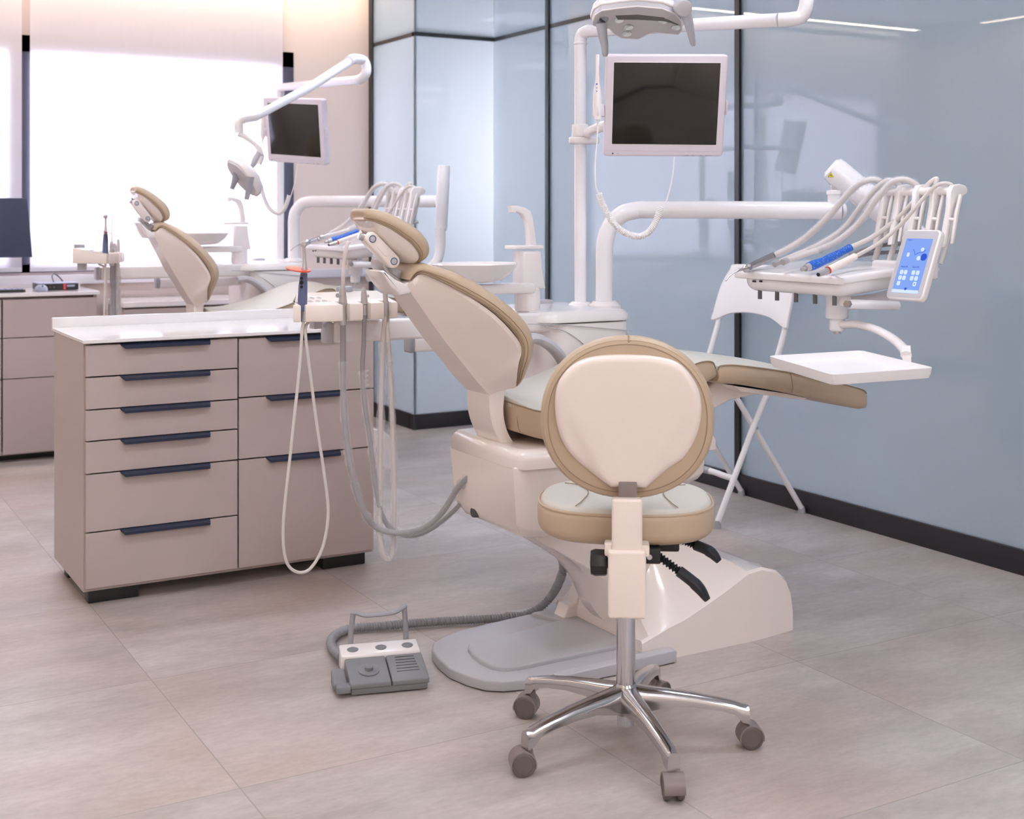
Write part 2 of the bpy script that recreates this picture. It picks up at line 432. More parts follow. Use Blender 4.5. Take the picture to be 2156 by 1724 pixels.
def blind(x0, x1, label):
    t = thing('roller_blind', label, 'roller blind', ((x0+x1)/2, YB-0.03, 0.95), group='roller blinds on the window wall')
    bm = BM(); ny = 30
    addbox(bm, (x0, YB-0.0235, 0.955), (x1, YB-0.0225, 2.66))
    obj('blind_fabric', bm, 'blind_fabric', t)
    obj('bottom_rail', addbox(BM(), (x0, YB-0.03, 0.935), (x1, YB-0.016, 0.958), 0.003), 'sill', t)
    obj('roller_tube', cyl(BM(), (x0, YB-0.06, 2.67), (x1, YB-0.06, 2.67), 0.03), 'white_powder', t)
blind(1.225, 2.66, 'wide white roller blind glowing with daylight behind the second dental chair')
blind(-0.20, 1.183, 'white roller blind left of the dark gap, behind the dark monitor')
# glass partition
def gpanel(a, b, z0, z1, m='satin_glass'): return addbox(BM(), (a[0], a[1], z0), (b[0], b[1], z1), 0.0)
wr = bpy.data.objects.new('wall_right', None); C.objects.link(wr); wr['kind'] = 'structure'
TZ = 2.292
ys = [GY, 6.0, 4.42, 2.0, -0.2, YF]
yp = P(1155, 300, X=XR).y; yq = P(1556, 300, X=XR).y
edges = [GY, yp, yq, yq-2.6, YF]
for i in range(len(edges)-1):
    a, b = edges[i], edges[i+1]
    obj('glass_panel', gpanel((XR, b+0.012), (XR+0.012, a-0.012 if i else a), 0.085, TZ-0.01 if i < 1 else TZ-0.01), 'satin_glass', wr)
    obj('glass_panel', gpanel((XR, b+0.012), (XR+0.012, a-0.012 if i else a), TZ+0.01, CEIL+0.05), 'satin_glass', wr)
for z0, z1 in ((0.085, TZ-0.01), (TZ+0.01, CEIL+0.05)):
    obj('glass_panel', gpanel((GX, GY), (XR, GY+0.012), z0, z1), 'satin_glass', wr)
    obj('glass_panel', gpanel((GX, GY+0.0125), (GX+0.012, YB-0.03), z0, z1), 'satin_glass', wr)
bm = BM()
for e in edges[1:-1]: addbox(bm, (XR-0.014, e-0.016, 0), (XR+0.03, e+0.016, CEIL+0.05))
addbox(bm, (GX-0.012, YB-0.05, 0), (GX+0.035, YB, CEIL+0.05))
addbox(bm, (GX-0.004, GY+0.002, TZ-0.011), (GX+0.03, YB, TZ+0.011)); addbox(bm, (GX-0.004, GY-0.004, TZ-0.011), (XR+0.01, GY+0.03, TZ+0.011))
addbox(bm, (XR-0.004, yq, TZ-0.011), (XR+0.03, GY, TZ+0.011))
obj('partition_frame', bm, 'black_frame', wr)
bm = BM(); bh = 0.088
addbox(bm, (XR-0.012, YF, 0), (XR+0.03, GY, bh), 0.002); addbox(bm, (GX-0.012, GY-0.012, 0), (XR-0.012, GY+0.03, bh), 0.002); addbox(bm, (GX-0.012, GY+0.03, 0), (GX+0.03, YB, bh), 0.002)
struct('baseboard_right', bm, 'base_black')
sbox('baseboard_left', (XL, YF, 0), (XL+0.012, YB, 0.08), 'base_black')
k = 0
for (x, y) in ((0.9, 5.2), (2.6, 5.2), (0.9, 2.6), (2.6, 2.6), (0.9, 0.0), (2.6, 0.0), (0.2, -1.6), (1.7, -1.6), (3.1, -1.6)):  # the last three are added, unseen fill for faces turned to the camera
    k += 1
    t = thing('ceiling_light', 'square recessed ceiling light panel above the room', 'ceiling light', (x, y, CEIL), group='recessed ceiling light panels')
    fr = BM(); W = 0.3
    for a, b in (((-W, -W), (W, -W+0.02)), ((-W, W-0.02), (W, W)), ((-W, -W), (-W+0.02, W)), ((W-0.02, -W), (W, W))): addbox(fr, (x+a[0], y+a[1], CEIL-0.012), (x+b[0], y+b[1], CEIL-0.001))
    obj('frame', fr, 'white_powder', t)
    obj('diffuser', addbox(BM(), (x-W+0.02, y-W+0.02, CEIL-0.008), (x+W-0.02, y+W-0.02, CEIL-0.002)), 'lamp_panel_fill' if y < -1 else 'lamp_panel', t)

# ------------------------------------------------------------------ drawer cabinets
def handle_bm(x0, x1, yf, z):
    bm = BM()     # folded bar pull: flat lip leaning out from the drawer top
    a = [(x0, yf+0.004, z+0.004), (x1, yf+0.004, z+0.004), (x1-0.006, yf-0.022, z-0.004), (x0+0.012, yf-0.022, z-0.004)]
    b = [(x0, yf+0.004, z), (x1, yf+0.004, z), (x1-0.006, yf-0.020, z-0.013), (x0+0.014, yf-0.020, z-0.013)]
    va = [bm.verts.new(p) for p in a]; vb = [bm.verts.new(p) for p in b]
    bm.faces.new(va); bm.faces.new(vb[::-1])
    for i in range(4): bm.faces.new((va[i], va[(i+1) % 4], vb[(i+1) % 4], vb[i]))
    return bm
def cabinet(name, label, x0, x1, yf, yb, cols, ztop, zbot, handles=True, feet=True):
    t = thing(name, label, 'cabinet', ((x0+x1)/2, (yf+yb)/2, 0))
    bm = BM(); th = 0.018
    addbox(bm, (x0, yf-0.001, zbot), (x0+th, yb, ztop)); addbox(bm, (x1-th, yf+0.0, zbot), (x1, yb, ztop))
    addbox(bm, (x0+th, yf, zbot), (x1-th, yb, zbot+th)); addbox(bm, (x0+th, yb-th, zbot+th), (x1-th, yb, ztop)); addbox(bm, (x0+th, yf+0.03, ztop-th), (x1-th, yb-th, ztop))
    obj('body', bm, 'cabinet', t)
    for cx0, cx1, zs, hf in cols:
        for i in range(len(zs)-1):
            zt, zb = zs[i], zs[i+1]
            bm = addbox(BM(), (cx0+0.0015, yf-0.019, zb+0.0022), (cx1-0.0015, yf-0.001, zt-0.0022), 0.0012, seg=1)
            d = obj('drawer_front', bm, 'cabinet', t)
            if handles:
                w_ = cx1-cx0; h = handle_bm(cx0+w_*hf[0], cx0+w_*hf[1], yf-0.019, zt-0.003)
                obj('handle', h, 'handle_blue', d, label='dark blue metal edge pull')
    if feet:
        for fx in (x0+0.08, x1-0.12):
            for fy in (yf+0.05, yb-0.1): obj('foot', addbox(BM(), (fx-0.06, fy-0.03, 0), (fx+0.1, fy+0.03, zbot), 0.003), 'black_rubber', t)
    else: obj('plinth', addbox(BM(), (x0+0.01, yf+0.06, 0), (x1-0.01, yb, zbot)), 'black_rubber', t)
    return t
CY = 4.227
c1 = cabinet('drawer_cabinet', 'taupe cabinet with nine drawers and blue edge pulls in front of the rear dental chair', 0.866, 1.866, CY+0.019, 4.73,
    [(0.869, 1.3665, [0.833, 0.73, 0.626, 0.526, 0.422, 0.236, 0.055], (0.215, 0.81)), (1.3685, 1.864, [0.831, 0.63, 0.422, 0.055], (0.19, 0.74))], 0.838, 0.045)
bm = addbox(BM(), (0.86, CY-0.012, 0.838), (1.874, 4.745, 0.85), 0.0015, seg=1)
addbox(bm, (0.86, 4.728, 0.848), (1.874, 4.745, 0.885), 0.0015, seg=1)
tag(obj('worktop', bm, 'worktop'), 'white glossy worktop with low upstand on the nine-drawer cabinet', 'worktop')
c2 = cabinet('drawer_cabinet', 'taupe drawer cabinet under the window at the left edge, below the dark monitor', 0.5, 1.475, 6.9, 7.36,
    [(0.503, 1.008, [0.82, 0.625, 0.42, 0.225, 0.04], (0, 1)), (1.012, 1.472, [0.82, 0.625, 0.42, 0.04], (0, 1))], 0.832, 0.035, handles=False, feet=False)
bm = addbox(BM(), (0.5, 6.87, 0.832), (1.485, 7.37, 0.85), 0.0015, seg=1); addbox(bm, (0.5, 7.352, 0.85), (1.485, 7.37, 0.90), 0.001, seg=1)
tag(obj('worktop', bm, 'worktop'), 'pale worktop with computer parts on it under the window at the left edge', 'worktop')
c3 = cabinet('drawer_cabinet', 'low taupe cabinet seen under the window behind the rear dental chair', 1.62, 2.75, 6.98, 7.34,
    [(1.623, 2.183, [0.745, 0.4, 0.05], (0, 1)), (2.187, 2.747, [0.745, 0.4, 0.05], (0, 1))], 0.752, 0.04, handles=False, feet=False)
tag(obj('worktop', addbox(BM(), (1.62, 6.95, 0.752), (2.76, 7.35, 0.78), 0.002, seg=1), 'worktop'), 'white worktop of the low cabinet behind the rear dental chair', 'worktop')

# computer things on the left cabinet
t = thing('computer_monitor', 'dark blue back of a computer monitor at the left edge of the room', 'monitor', (0.95, 7.15, 0.85))
xr_ = P(66, 480, Y=7.12).x; zt = P(30, 417, Y=7.12).z; zb = P(30, 542, Y=7.12).z
o_ = [(-0.27, -0.165), (0.27, -0.165), (0.27, 0.165), (-0.27, 0.165)]
bm = BM(); slab(bm, [(xr_-0.54, zb), (xr_+0.004, zb), (xr_-0.02, zt), (xr_-0.54, zt)], 7.11, 7.14, 0.004, seg=2, fr=(Vector((0, 0, 0)), Vector((1, 0, 0)), Vector((0, 0, 1)), Vector((0, 1, 0))))
obj('screen_housing', bm, 'monitor_back', t)
obj('stand', addbox(addbox(BM(), (xr_-0.3, 7.14, 0.86), (xr_-0.24, 7.17, 1.1), 0.004), (xr_-0.38, 7.08, 0.85), (xr_-0.16, 7.24, 0.862), 0.004), 'device_black', t)
kb = P(50, 606, Y=7.02)
bm = BM(); addbox(bm, (kb.x-0.42, 6.96, 0.851), (kb.x, 7.08, 0.862), 0.003)
t = thing('computer_keyboard', 'black keyboard lying on the pale worktop at the left edge', 'keyboard', (kb.x-0.2, 7.02, 0.85))
obj('case', bm, 'device_black', t)
bm = BM()
for i in range(14):
    for j in range(4): addbox(bm, (kb.x-0.41+i*0.029, 6.967+j*0.027, 0.862), (kb.x-0.41+i*0.029+0.023, 6.967+j*0.027+0.021, 0.868), 0.002, seg=1)
obj('key_field', bm, 'device_grey', t)
mp_ = P(86, 600, Y=6.97)
t = thing('computer_mouse', 'grey computer mouse on the worktop in front of the small computer', 'mouse', (mp_.x, 6.97, 0.85))
bm = lathe(BM(), [(0.0, 0.0), (0.03, 0.0), (0.034, 0.01), (0.03, 0.024), (0.018, 0.034), (0.0, 0.036)], (mp_.x, 6.96, 0.85), sx=0.95, sy=1.5)
obj('body', bm, 'device_grey', t); obj('scroll_wheel', cyl(BM(), (mp_.x-0.003, 6.925, 0.878), (mp_.x+0.003, 6.925, 0.878), 0.006), 'device_black', t)
a = P(78, 603, Y=7.0); b = P(168, 603, Y=7.0)
t = thing('mini_computer', 'small flat black computer with a red stripe lying on the pale worktop', 'computer', ((a.x+b.x)/2, 7.1, 0.85))
obj('case', addbox(BM(), (a.x+0.01, 7.03, 0.852), (b.x, 7.2, 0.885), 0.003), 'device_black', t)
obj('top_cover', addbox(BM(), (a.x+0.012, 7.032, 0.885), (b.x-0.002, 7.198, 0.888), 0.001), 'device_grey', t)
sx_ = P(136, 600, Y=7.03).x
obj('red_stripe', addbox(BM(), (sx_-0.005, 7.027, 0.853), (sx_+0.005, 7.031, 0.884)), 'red_mark', t)
obj('badge', addbox(BM(), (b.x-0.06, 7.0275, 0.868), (b.x-0.02, 7.031, 0.878)), 'device_grey', t)
for q in (0.07, 0.09): obj('port', cyl(BM(), (a.x+q, 7.027, 0.868), (a.x+q, 7.031, 0.868), 0.004), 'dark_grey', t)
pts = catmull([(b.x-0.11, 7.12, 0.892), (b.x-0.11, 7.16, 0.92), (b.x-0.09, 7.2, 0.93), (b.x-0.05, 7.24, 0.90), (b.x-0.02, 7.26, 0.856)], 6)
tag(obj('cable', tube(BM(), pts, 0.004, 8), 'dark_grey'), 'dark looped cable rising behind the small computer', 'cable')
t = thing('window_remote', 'small pale round lock on the low cabinet behind the rear dental chair', 'lock', (2.0, 6.95, 0.7)) if False else None

# ------------------------------------------------------------------ stool in front
ST = (1.746, 2.501, 0.0); SR = math.radians(-34.0)
st = thing('dental_stool', 'beige swivel stool on a polished five-star base with grey casters, back towards the viewer', 'stool', ST, SR)
def sobj(name, bm, m, parent=st, **k): return obj(name, bm, m, parent, world=False, **k)
def lobj(name, bm, m, parent, **k): return obj(name, bm, m, parent, world=False, **k)
# cushions: local x right, y forward (away from the viewer)
seat_out = []
for k in range(64):
    a = 2*PI*k/64; ca, sa = math.cos(a), math.sin(a)
    x = 0.208*math.copysign(abs(ca)**0.74, ca); y = 0.183*math.copysign(abs(sa)**0.78, sa)
    y *= 1.0-0.0*x; seat_out.append((x, y+0.024))
def dish(co):
    return co
bm = slab(BM(), seat_out, 0.505, 0.581, 0.02, r0=0.028, seg=5)
sc_ = sobj('seat', bm, 'leather')
top_o = inset(seat_out, 0.008)
bm = slab(BM(), top_o, 0.570, 0.587, 0.014, r0=0.001, seg=4, crown=0.006, dome=6); sobj('seat_top', bm, 'leather_lit', label='upper face of the seat cushion, painted paler as lit from above')
pip = [Vector((p[0], p[1], 0.575)) for p in inset(seat_out, 0.0035)]; pip.append(pip[0]); pip.append(pip[1])
sobj('piping', tube(BM(), pip, 0.0028, 6, cap=False), 'leather', parent=sc_)
bm = BM()
for s in (-1, 1):
    pts = catmull([(s*0.205, -0.02, 0.588), (s*0.165, 0.10, 0.5925), (s*0.11, 0.08, 0.5935), (s*0.088, 0.0, 0.594), (s*0.10, -0.08, 0.5925), (s*0.115, -0.130, 0.5905)], 6)
    tube(bm, pts[8:], 0.0012, 5)
sobj('stitching', bm, 'seam', parent=sc_)
sobj('seat_plate', addbox(BM(), (-0.05, -0.10, 0.482), (0.12, 0.14, 0.508), 0.006), 'black_rubber')
# backrest: local plane x-z, thickness along y
def fr_back(y, tilt=0.0): return frame((0, y, 0), (1, 0, 0), (0, -1, 0))
zc = 0.800; bo = []
for k in range(72):
    a = 2*PI*k/72; ca, sa = math.cos(a), math.sin(a)
    bo.append((0.190*math.copysign(abs(ca)**0.95, ca), zc+0.182*(math.copysign(abs(sa)**0.93, sa))))
def ytilt(co): return Vector((co.x, co.y-0.10*(co.z-zc)-0.9*co.x*co.x*0.6, co.z))
FRB = (Vector((0, 0, 0)), Vector((1, 0, 0)), Vector((0, 0, 1)), Vector((0, -1, 0)))
bk = sobj('backrest', slab(BM(), bo, 0.135, 0.205, 0.022, r0=0.03, seg=5, fr=FRB, crown0=0.012, fun=ytilt), 'leather')
bo2 = inset(bo, 0.0085)
pts = [ytilt(Vector((p[0], -0.1992, p[1]))) for p in bo2]; pts += pts[:2]
sobj('piping', tube(BM(), pts, 0.0025, 6, cap=False), 'leather', parent=bk)
pts = [ytilt(Vector((p[0], -0.2045, p[1]))) for p in inset(bo, 0.017)]; pts += pts[:2]
sobj('stitching', tube(BM(), pts, 0.0011, 5, cap=False), 'seam', parent=bk)
sobj('centre_seam', tube(BM(), [ytilt(Vector((0.003, -0.14-q*0.013, zc+0.1825-0.0*q-(0 if q < 4 else (q-4)*0.012)))) for q in range(0, 6)], 0.0014, 5), 'seam', parent=bk)
shell_px = [(1290, 1028), (1252, 1001), (1213, 968), (1186, 928), (1173, 875), (1174, 820), (1190, 784), (1220, 758), (1262, 746), (1325, 743), (1385, 746), (1430, 758), (1458, 785), (1476, 822), (1480, 868), (1470, 916), (1447, 960), (1413, 988), (1366, 1028)]
dsh = 2.80
sh = [((a-1325)/FPX*dsh, CAM_H-(b-HYP)/FPX*dsh-0.005) for a, b in shell_px]
shd = [Vector((p.x, p.y)) for p in catmull([Vector((p[0], p[1], 0)) for p in sh], 4, False)]
def shfun(co):
    c2 = ytilt(co)
    x, z = co.x, co.z
    # raised central web that narrows downwards, flatter flanks
    if co.y < -0.205:
        half = 0.045+max(0.0, (z-0.66))*0.45
        dd = max(0.0, abs(x)-half); low = max(0.0, min(1.0, (0.86-z)/0.16))
        c2.y += min(0.013, dd*0.5)*low
    return c2
bm = slab(BM(), shd, 0.2035, 0.232, 0.016, r0=0.002, seg=5, fr=FRB, dome=14, crown=0.004, fun=shfun)
sobj('back_shell', bm, 'stool_shell', label='white moulded shell on the back of the backrest')
# upright post and housing
sobj('insert', addbox(BM(), (-0.019, -0.222, 0.628), (0.021, -0.204, 0.665), 0.003), 'caster_grey', label='dark grey slider between shell and post')
post = addbox(BM(), (-0.034, -0.245, 0.50), (0.032, -0.212, 0.632), 0.006, seg=3)
sobj('upright_post', post, 'stool_shell')
bm = addbox(BM(), (-0.042, -0.252, 0.375), (0.040, -0.180, 0.522), 0.007, seg=3)
addbox(bm, (-0.042, -0.19, 0.405), (0.040, 0.045, 0.475), 0.01, seg=3)
addbox(bm, (-0.050, -0.235, 0.505), (0.048, -0.19, 0.532), 0.006)
hs = sobj('bracket_housing', bm, 'stool_shell')
sobj('knob', lathe(BM(), [(0.0, 0.0), (0.026, 0.0), (0.029, 0.004), (0.030, 0.026), (0.026, 0.036), (0.0, 0.038)], (-0.044, -0.205, 0.484), (-1, 0, 0), n=8), 'black_rubber')
sobj('knob_shaft', cyl(BM(), (-0.03, -0.205, 0.484), (-0.05, -0.205, 0.484), 0.012), 'black_rubber')
def lever(p0, p1, name='lever'):
    p0, p1 = Vector(p0), Vector(p1); d = (p1-p0); L = d.length; d.normalize()
    bm = BM(); n = 60; rr = []; pp = []
    for i in range(n+1):
        t = i/n; pp.append(p0+d*L*0.55*t); rr.append(0.0085+0.0022*math.sin(t*2*PI*11) if t > 0.06 else 0.007)
    tube(bm, pp, rr, 12)
    lv = sobj(name, bm, 'black_rubber')
    q0 = p0+d*L*0.53; s = Vector((0, 0, 1))
    pts = [q0, q0+d*L*0.10, q0+d*L*0.24-s*0.001, q0+d*L*0.36-s*0.006, q0+d*L*0.47-s*0.017]
    pc = catmull(pts, 5); n = len(pc); rad = [0.012 if i < n*0.5 else 0.013-0.007*((i-n*0.5)/(n*0.5))**2 for i in range(n)]
    sobj('lever_paddle', tube(BM(), pc, rad, 10, flat=1.5), 'black_rubber', parent=lv)
    return lv
lever((0.045, -0.13, 0.500), (0.178, -0.165, 0.412))
lever((0.10, 0.0, 0.497), (0.215, -0.03, 0.462))
sobj('lever_pivot', addbox(BM(), (0.036, -0.16, 0.47), (0.075, -0.12, 0.505), 0.004), 'black_rubber')
sobj('pivot_screw', cyl(BM(), (0.050, -0.160, 0.487), (0.050, -0.165, 0.487), 0.006), 'chrome')
# column and star base
sobj('gas_column', lathe(BM(), [(0.0, 0.05), (0.020, 0.05), (0.021, 0.075), (0.0225, 0.12), (0.0225, 0.37), (0.019, 0.372), (0.017, 0.40)], (0, 0, 0)), 'chrome')
bm = lathe(BM(), [(0.0, 0.078), (0.030, 0.078), (0.038, 0.09), (0.038, 0.118), (0.030, 0.138), (0.023, 0.148)], (0, 0, 0), n=30)
sobj('hub', bm, 'polished_alu')
for k in range(5):
    a = math.radians(40+34+72*k)     # local angle: world 40 deg plus 72 steps
    ca, sa = math.cos(a), math.sin(a); side = Vector((-sa, ca, 0)); R = Vector((ca, sa, 0))
    bm = BM(); secs = []
    for r_, zt_, h_, wt, wb in ((0.012, 0.142, 0.05, 0.026, 0.022), (0.05, 0.136, 0.045, 0.024, 0.021), (0.10, 0.130, 0.030, 0.019, 0.020), (0.16, 0.122, 0.024, 0.0165, 0.0175), (0.22, 0.111, 0.021, 0.0145, 0.016), (0.255, 0.103, 0.022, 0.0135, 0.015), (0.272, 0.098, 0.034, 0.0135, 0.0135), (0.288, 0.094, 0.034, 0.0135, 0.013)):
        ring = []
        for x_, z_ in ((-1, -1), (1, -1), (1.0, -0.2), (0.9, 0.45), (0.45, 0.95), (-0.45, 0.95), (-0.9, 0.45), (-1.0, -0.2)):
            wd = wb if z_ < 0 else wt
            ring.append(R*r_+side*(x_*wd*1.12)+Vector((0, 0, zt_+0.004-h_*1.15*(1-(z_+1)/2))))
        secs.append(ring)
    loft(bm, secs)
    leg = sobj('base_leg', bm, 'polished_alu', ang=50)
    cp = R*0.277
    sp = (0.9, 2.95, 3.35, -1.45, 0.15)[k]
    wd = Vector((math.cos(sp), math.sin(sp), 0)); ax = Vector((-wd.y, wd.x, 0))     # roll direction and axle
    cen = cp+wd*0.014+Vector((0, 0, 0.028))
    cs = sobj('caster', cyl(BM(), cp+Vector((0, 0, 0.045)), cp+Vector((0, 0, 0.068)), 0.009), 'caster_grey')
    bm = BM(); n = 18   # hood over twin wheels
    secs = []
    for j in range(n+1):
        th = math.radians(-20+215*j/n); d_ = (wd*-math.cos(th)+Vector((0, 0, 1))*math.sin(th))
        ro, ri = 0.0295, 0.0265
        secs.append([cen+d_*ro+ax*0.023, cen+d_*ro-ax*0.023, cen+d_*ri-ax*0.023, cen+d_*ri+ax*0.023])
    loft(bm, secs)
    sobj('hood', bm, 'caster_grey', parent=cs)
    for s in (-1, 1):
        bm = lathe(BM(), [(0.0, 0.0), (0.025, 0.0), (0.0275, 0.002), (0.0275, 0.013), (0.0255, 0.015), (0.021, 0.016), (0.0205, 0.0145), (0.0, 0.0145)], cen+ax*(0.007*s), ax*s, n=30)
        sobj('wheel', bm, 'caster_wheel', parent=cs)

# ------------------------------------------------------------------ dental chair
YC = 3.15; YN = 2.90; YW = 2*YC-YN
def mir(y): return 2*YC-y
def at(v, y): return Vector((v.x, y, v.z))
ch = thing('dental_chair', 'beige reclined dental chair in the centre, headrest left and leg rest right', 'dental chair', (2.2, YC, 0))
def cobj(name, bm, m, parent=ch, **k): return obj(name, bm, m, parent, **k)
# floor plate
pl_px = [(909, 1380), (912, 1368), (930, 1357), (966, 1342), (1030, 1326), (1105, 1308), (1140, 1302)]
far = [P(a, b+8, Z=0) for a, b in pl_px]
near_px = [(1424, 1395), (1250, 1428), (1105, 1455), (1060, 1459), (1022, 1457), (985, 1447), (945, 1430), (922, 1410), (910, 1393)]
nr = [P(a, b, Z=0) for a, b in near_px]
out = [(p.x, p.y) for p in nr]+[(p.x, p.y) for p in far]+[(1.95, 3.44), (2.2, 3.44)]
cobj('floor_plate', slab(BM(), out, 0.004, 0.032, 0.006, r0=0.001, seg=3), 'plate_grey')
st_px = [(987, 1354), (1000, 1350), (1105, 1325), (1180, 1303)]
st_near = [(1330, 1352), (1258, 1366), (1180, 1383), (1094, 1401), (1063, 1404), (1036, 1400), (1010, 1387), (994, 1375), (985, 1362)]
out = [(lambda q: (q.x, q.y))(P(a, b, Z=0.045)) for a, b in st_near+st_px]+[(2.0, 3.36), (2.12, 3.36)]
cobj('foot_pad', slab(BM(), out, 0.030, 0.045, 0.006, r0=0.0, seg=3), 'plate_grey')
a = P(1345, 1385, Z=0.0); 
cobj('plate_flange', slab(BM(), [(1.80, 0.002), (2.185, 0.002), (2.192, 0.030), (2.184, 0.037), (2.06, 0.036), (1.80, 0.0315)], 2.888, 2.922, 0.004, fr=(Vector((0, 0, 0)), Vector((1, 0, 0)), Vector((0, 0, 1)), Vector((0, 1, 0)))), 'light_grey')
# base cover
def zx(px, py, Y): q = P(px, py, Y=Y); return q.x, q.z
secs = []
BYn = 2.925; BYt = 3.01
for px, cz, tz in ((1352, 1352, 1345), (1368, 1342, 1262), (1392, 1328, 1198), (1412, 1316, 1160), (1440, 1302, 1136), (1485, 1272, 1138), (1530, 1240, 1154), (1575, 1205, 1172), (1605, 1196, 1184), (1640, 1204, 1198), (1662, 1222, 1214), (1674, 1250, 1238), (1679, 1290, 1280)):
    x, z = zx(px, cz, BYn); zt_ = max(z+0.002, P(px, tz, Y=BYt).z)
    yb = BYn if px < 1600 else BYn+(px-1600)/79*0.02
    ring = [(x, yb, 0.0), (x, yb, z*0.5), (x, yb, z-0.006), (x, yb+0.006, z+0.002), (x, BYt-0.01, zt_-0.004), (x, BYt+0.006, zt_), (x, YC, zt_+0.004)]
    ring += [(p[0], mir(p[1]), p[2]) for p in ring[-2::-1]]
    secs.append(ring)
cobj('base_cover', loft(BM(), secs), 'cream_plastic', ang=28)
# swing arm between base and seat frame
tp_ = xz([(1128, 1118), (1200, 1115), (1290, 1115), (1350, 1118), (1400, 1128), (1445, 1150)], 3.05)
cr_ = xz([(1128, 1136), (1200, 1177), (1282, 1223), (1345, 1262), (1395, 1300), (1440, 1330)], 3.05)
bt_ = xz([(1130, 1140), (1178, 1172), (1204, 1228), (1222, 1268), (1262, 1308), (1330, 1345)], 3.19)
secs = []
for t3, c3, b3 in zip(catmull([Vector((a, 0, b)) for a, b in tp_], 4), catmull([Vector((a, 0, b)) for a, b in cr_], 4), catmull([Vector((a, 0, b)) for a, b in bt_], 4)):
    ring = [at(t3, 3.06), at(t3-Vector((0, 0, 0.006)), 3.05), at(c3+Vector((0, 0, 0.004)), 3.05), at(c3*0.9+b3*0.1, 3.056), at(c3*0.35+b3*0.65, 3.085), at(b3, 3.12)]
    ring += [Vector((p.x, mir(p.y), p.z)) for p in ring[::-1]]; secs.append(ring)
cobj('lift_arm', loft(BM(), secs), 'cream_plastic', ang=40)
fp = xz([(1180, 1298), (1190, 1272), (1205, 1268), (1208, 1258), (1226, 1215), (1250, 1240), (1275, 1300), (1225, 1302)], 3.28)
cobj('base_lug', prismY(BM(), fp, 3.26, 3.32, 0.006), 'cream_plastic')
# seat frame box: near end narrow at bottom, lid on top
x0 = P(1093, 985, Y=2.955).x
bm = BM(); secs = []
ztop = P(1093, 985, Y=2.955).z
bots = [(x0, 0.397), (x0+0.03, 0.383), (x0+0.09, 0.375), (x0+0.2, 0.38), (x0+0.4, 0.42), (x0+0.62, 0.48)]
for i, (x, zb_) in enumerate(bots):
    yn0 = 2.975 if i == 0 else 2.958; xx = x
    ring = [(xx+(0.0 if i else 0.02), 2.985, zb_), (xx, yn0, zb_+0.025), (xx-(0.0 if i else 0.012), yn0-0.012, ztop)]
    ring += [(p[0], mir(p[1])-0.0, p[2]+(0.0 if i else 0.0)) for p in ring[::-1]]
    secs.append(ring)
cobj('seat_frame', bev(loft(bm, secs), 0.012, 3, 40), 'cream_plastic', ang=50)
lid = [(x0-0.012, 2.975), (x0+0.012, 2.94), (x0+0.1, 2.93), (x0+0.64, 2.93), (x0+0.64, mir(2.93)), (x0+0.1, mir(2.93)), (x0+0.012, mir(2.94)), (x0-0.012, mir(2.975))]
cobj('seat_frame_lid', slab(BM(), lid, ztop-0.006, ztop+0.046, 0.028, r0=0.002, seg=5), 'cream_plastic', ang=50)
cobj('frame_notch', cyl(BM(), (x0+0.01, 3.235, 0.405), (x0+0.06, 3.235, 0.40), 0.017, bev=0.004), 'dark_grey')
# bracket under the leg rest
bp_ = xz([(1395, 905), (1437, 880), (1490, 820), (1508, 800), (1560, 812), (1622, 825), (1540, 842), (1510, 858), (1440, 892), (1400, 930)], 2.99)
cobj('leg_bracket', prismY(BM(), bp_, 2.99, mir(2.99), 0.008), 'cream_plastic')
# seat cushion
def cushion(name, top, bot, hws, topm='leather_lit', crown=0.018, parent=ch, n=5):
    """side band of leather between two measured seams plus a crowned top painted paler as lit from above; hws: half width per station"""
    T = catmull(vprof(top, hws), n); B = catmull(vprof(bot, hws), n); N = len(T); bm = BM(); secs = []
    for i in range(N):
        t, b_ = T[i], B[i]; ring = []; h = t.y; u = at(t-b_, 0)
        for dy, f in ((0.022, 0.0), (0.006, 0.10), (0.0, 0.35), (0.0, 0.8), (0.004, 1.0)): ring.append(at(b_+u*f, YC-h+dy))
        ring += [Vector((p.x, mir(p.y), p.z)) for p in ring[::-1]]
        secs.append(ring)
    o1 = obj(name, loft(bm, secs), 'leather', parent, ang=50)
    bm = BM(); secs = []; ny = 9
    for i in range(N):
        t, b_ = T[i], B[i]; h = t.y; nrm = at(t-b_, 0).normalized(); e = min(i, N-1-i)/max(1, N-1); ce = min(1, e*7)**0.5 if e > 0 else 0.0
        ring = []
        for j in range(ny*2+1):
            s = -1+j/ny; yy = YC+s*(h-0.004); ring.append(at(t, yy)+nrm*(crown*(0.25+0.75*ce)*(1-abs(s)**2.6)+0.001))
        ring.append(at(t-nrm*0.01, YC+h-0.008)); ring.append(at(t-nrm*0.01, YC-h+0.008))
        secs.append(ring)
    obj('cushion_top', loft(bm, secs), topm, o1, ang=60, label='upper face of the cushion, painted paler as lit from above')
    obj('piping', tube(BM(), [at(p, YC-p.y+0.002) for p in T], 0.0022, 6), 'seam', o1)
    return o1
def vprof(pts, hws, dy=0.0):
    out = []
    for (a_, b_), h_ in zip(pts, hws):
        q = P(a_, b_, Y=YC-h_+dy); out.append(Vector((q.x, h_, q.z)))       # y slot holds the half width
    return out
def at(v, y): return Vector((v.x, y, v.z))
st_top = [(1064, 844), (1100, 856), (1150, 867), (1250, 862), (1350, 830), (1430, 786), (1472, 764), (1500, 762), (1507, 776)]
st_bot = [(1070, 901), (1105, 914), (1160, 929), (1250, 936), (1350, 915), (1430, 862), (1475, 822), (1500, 803), (1509, 796)]
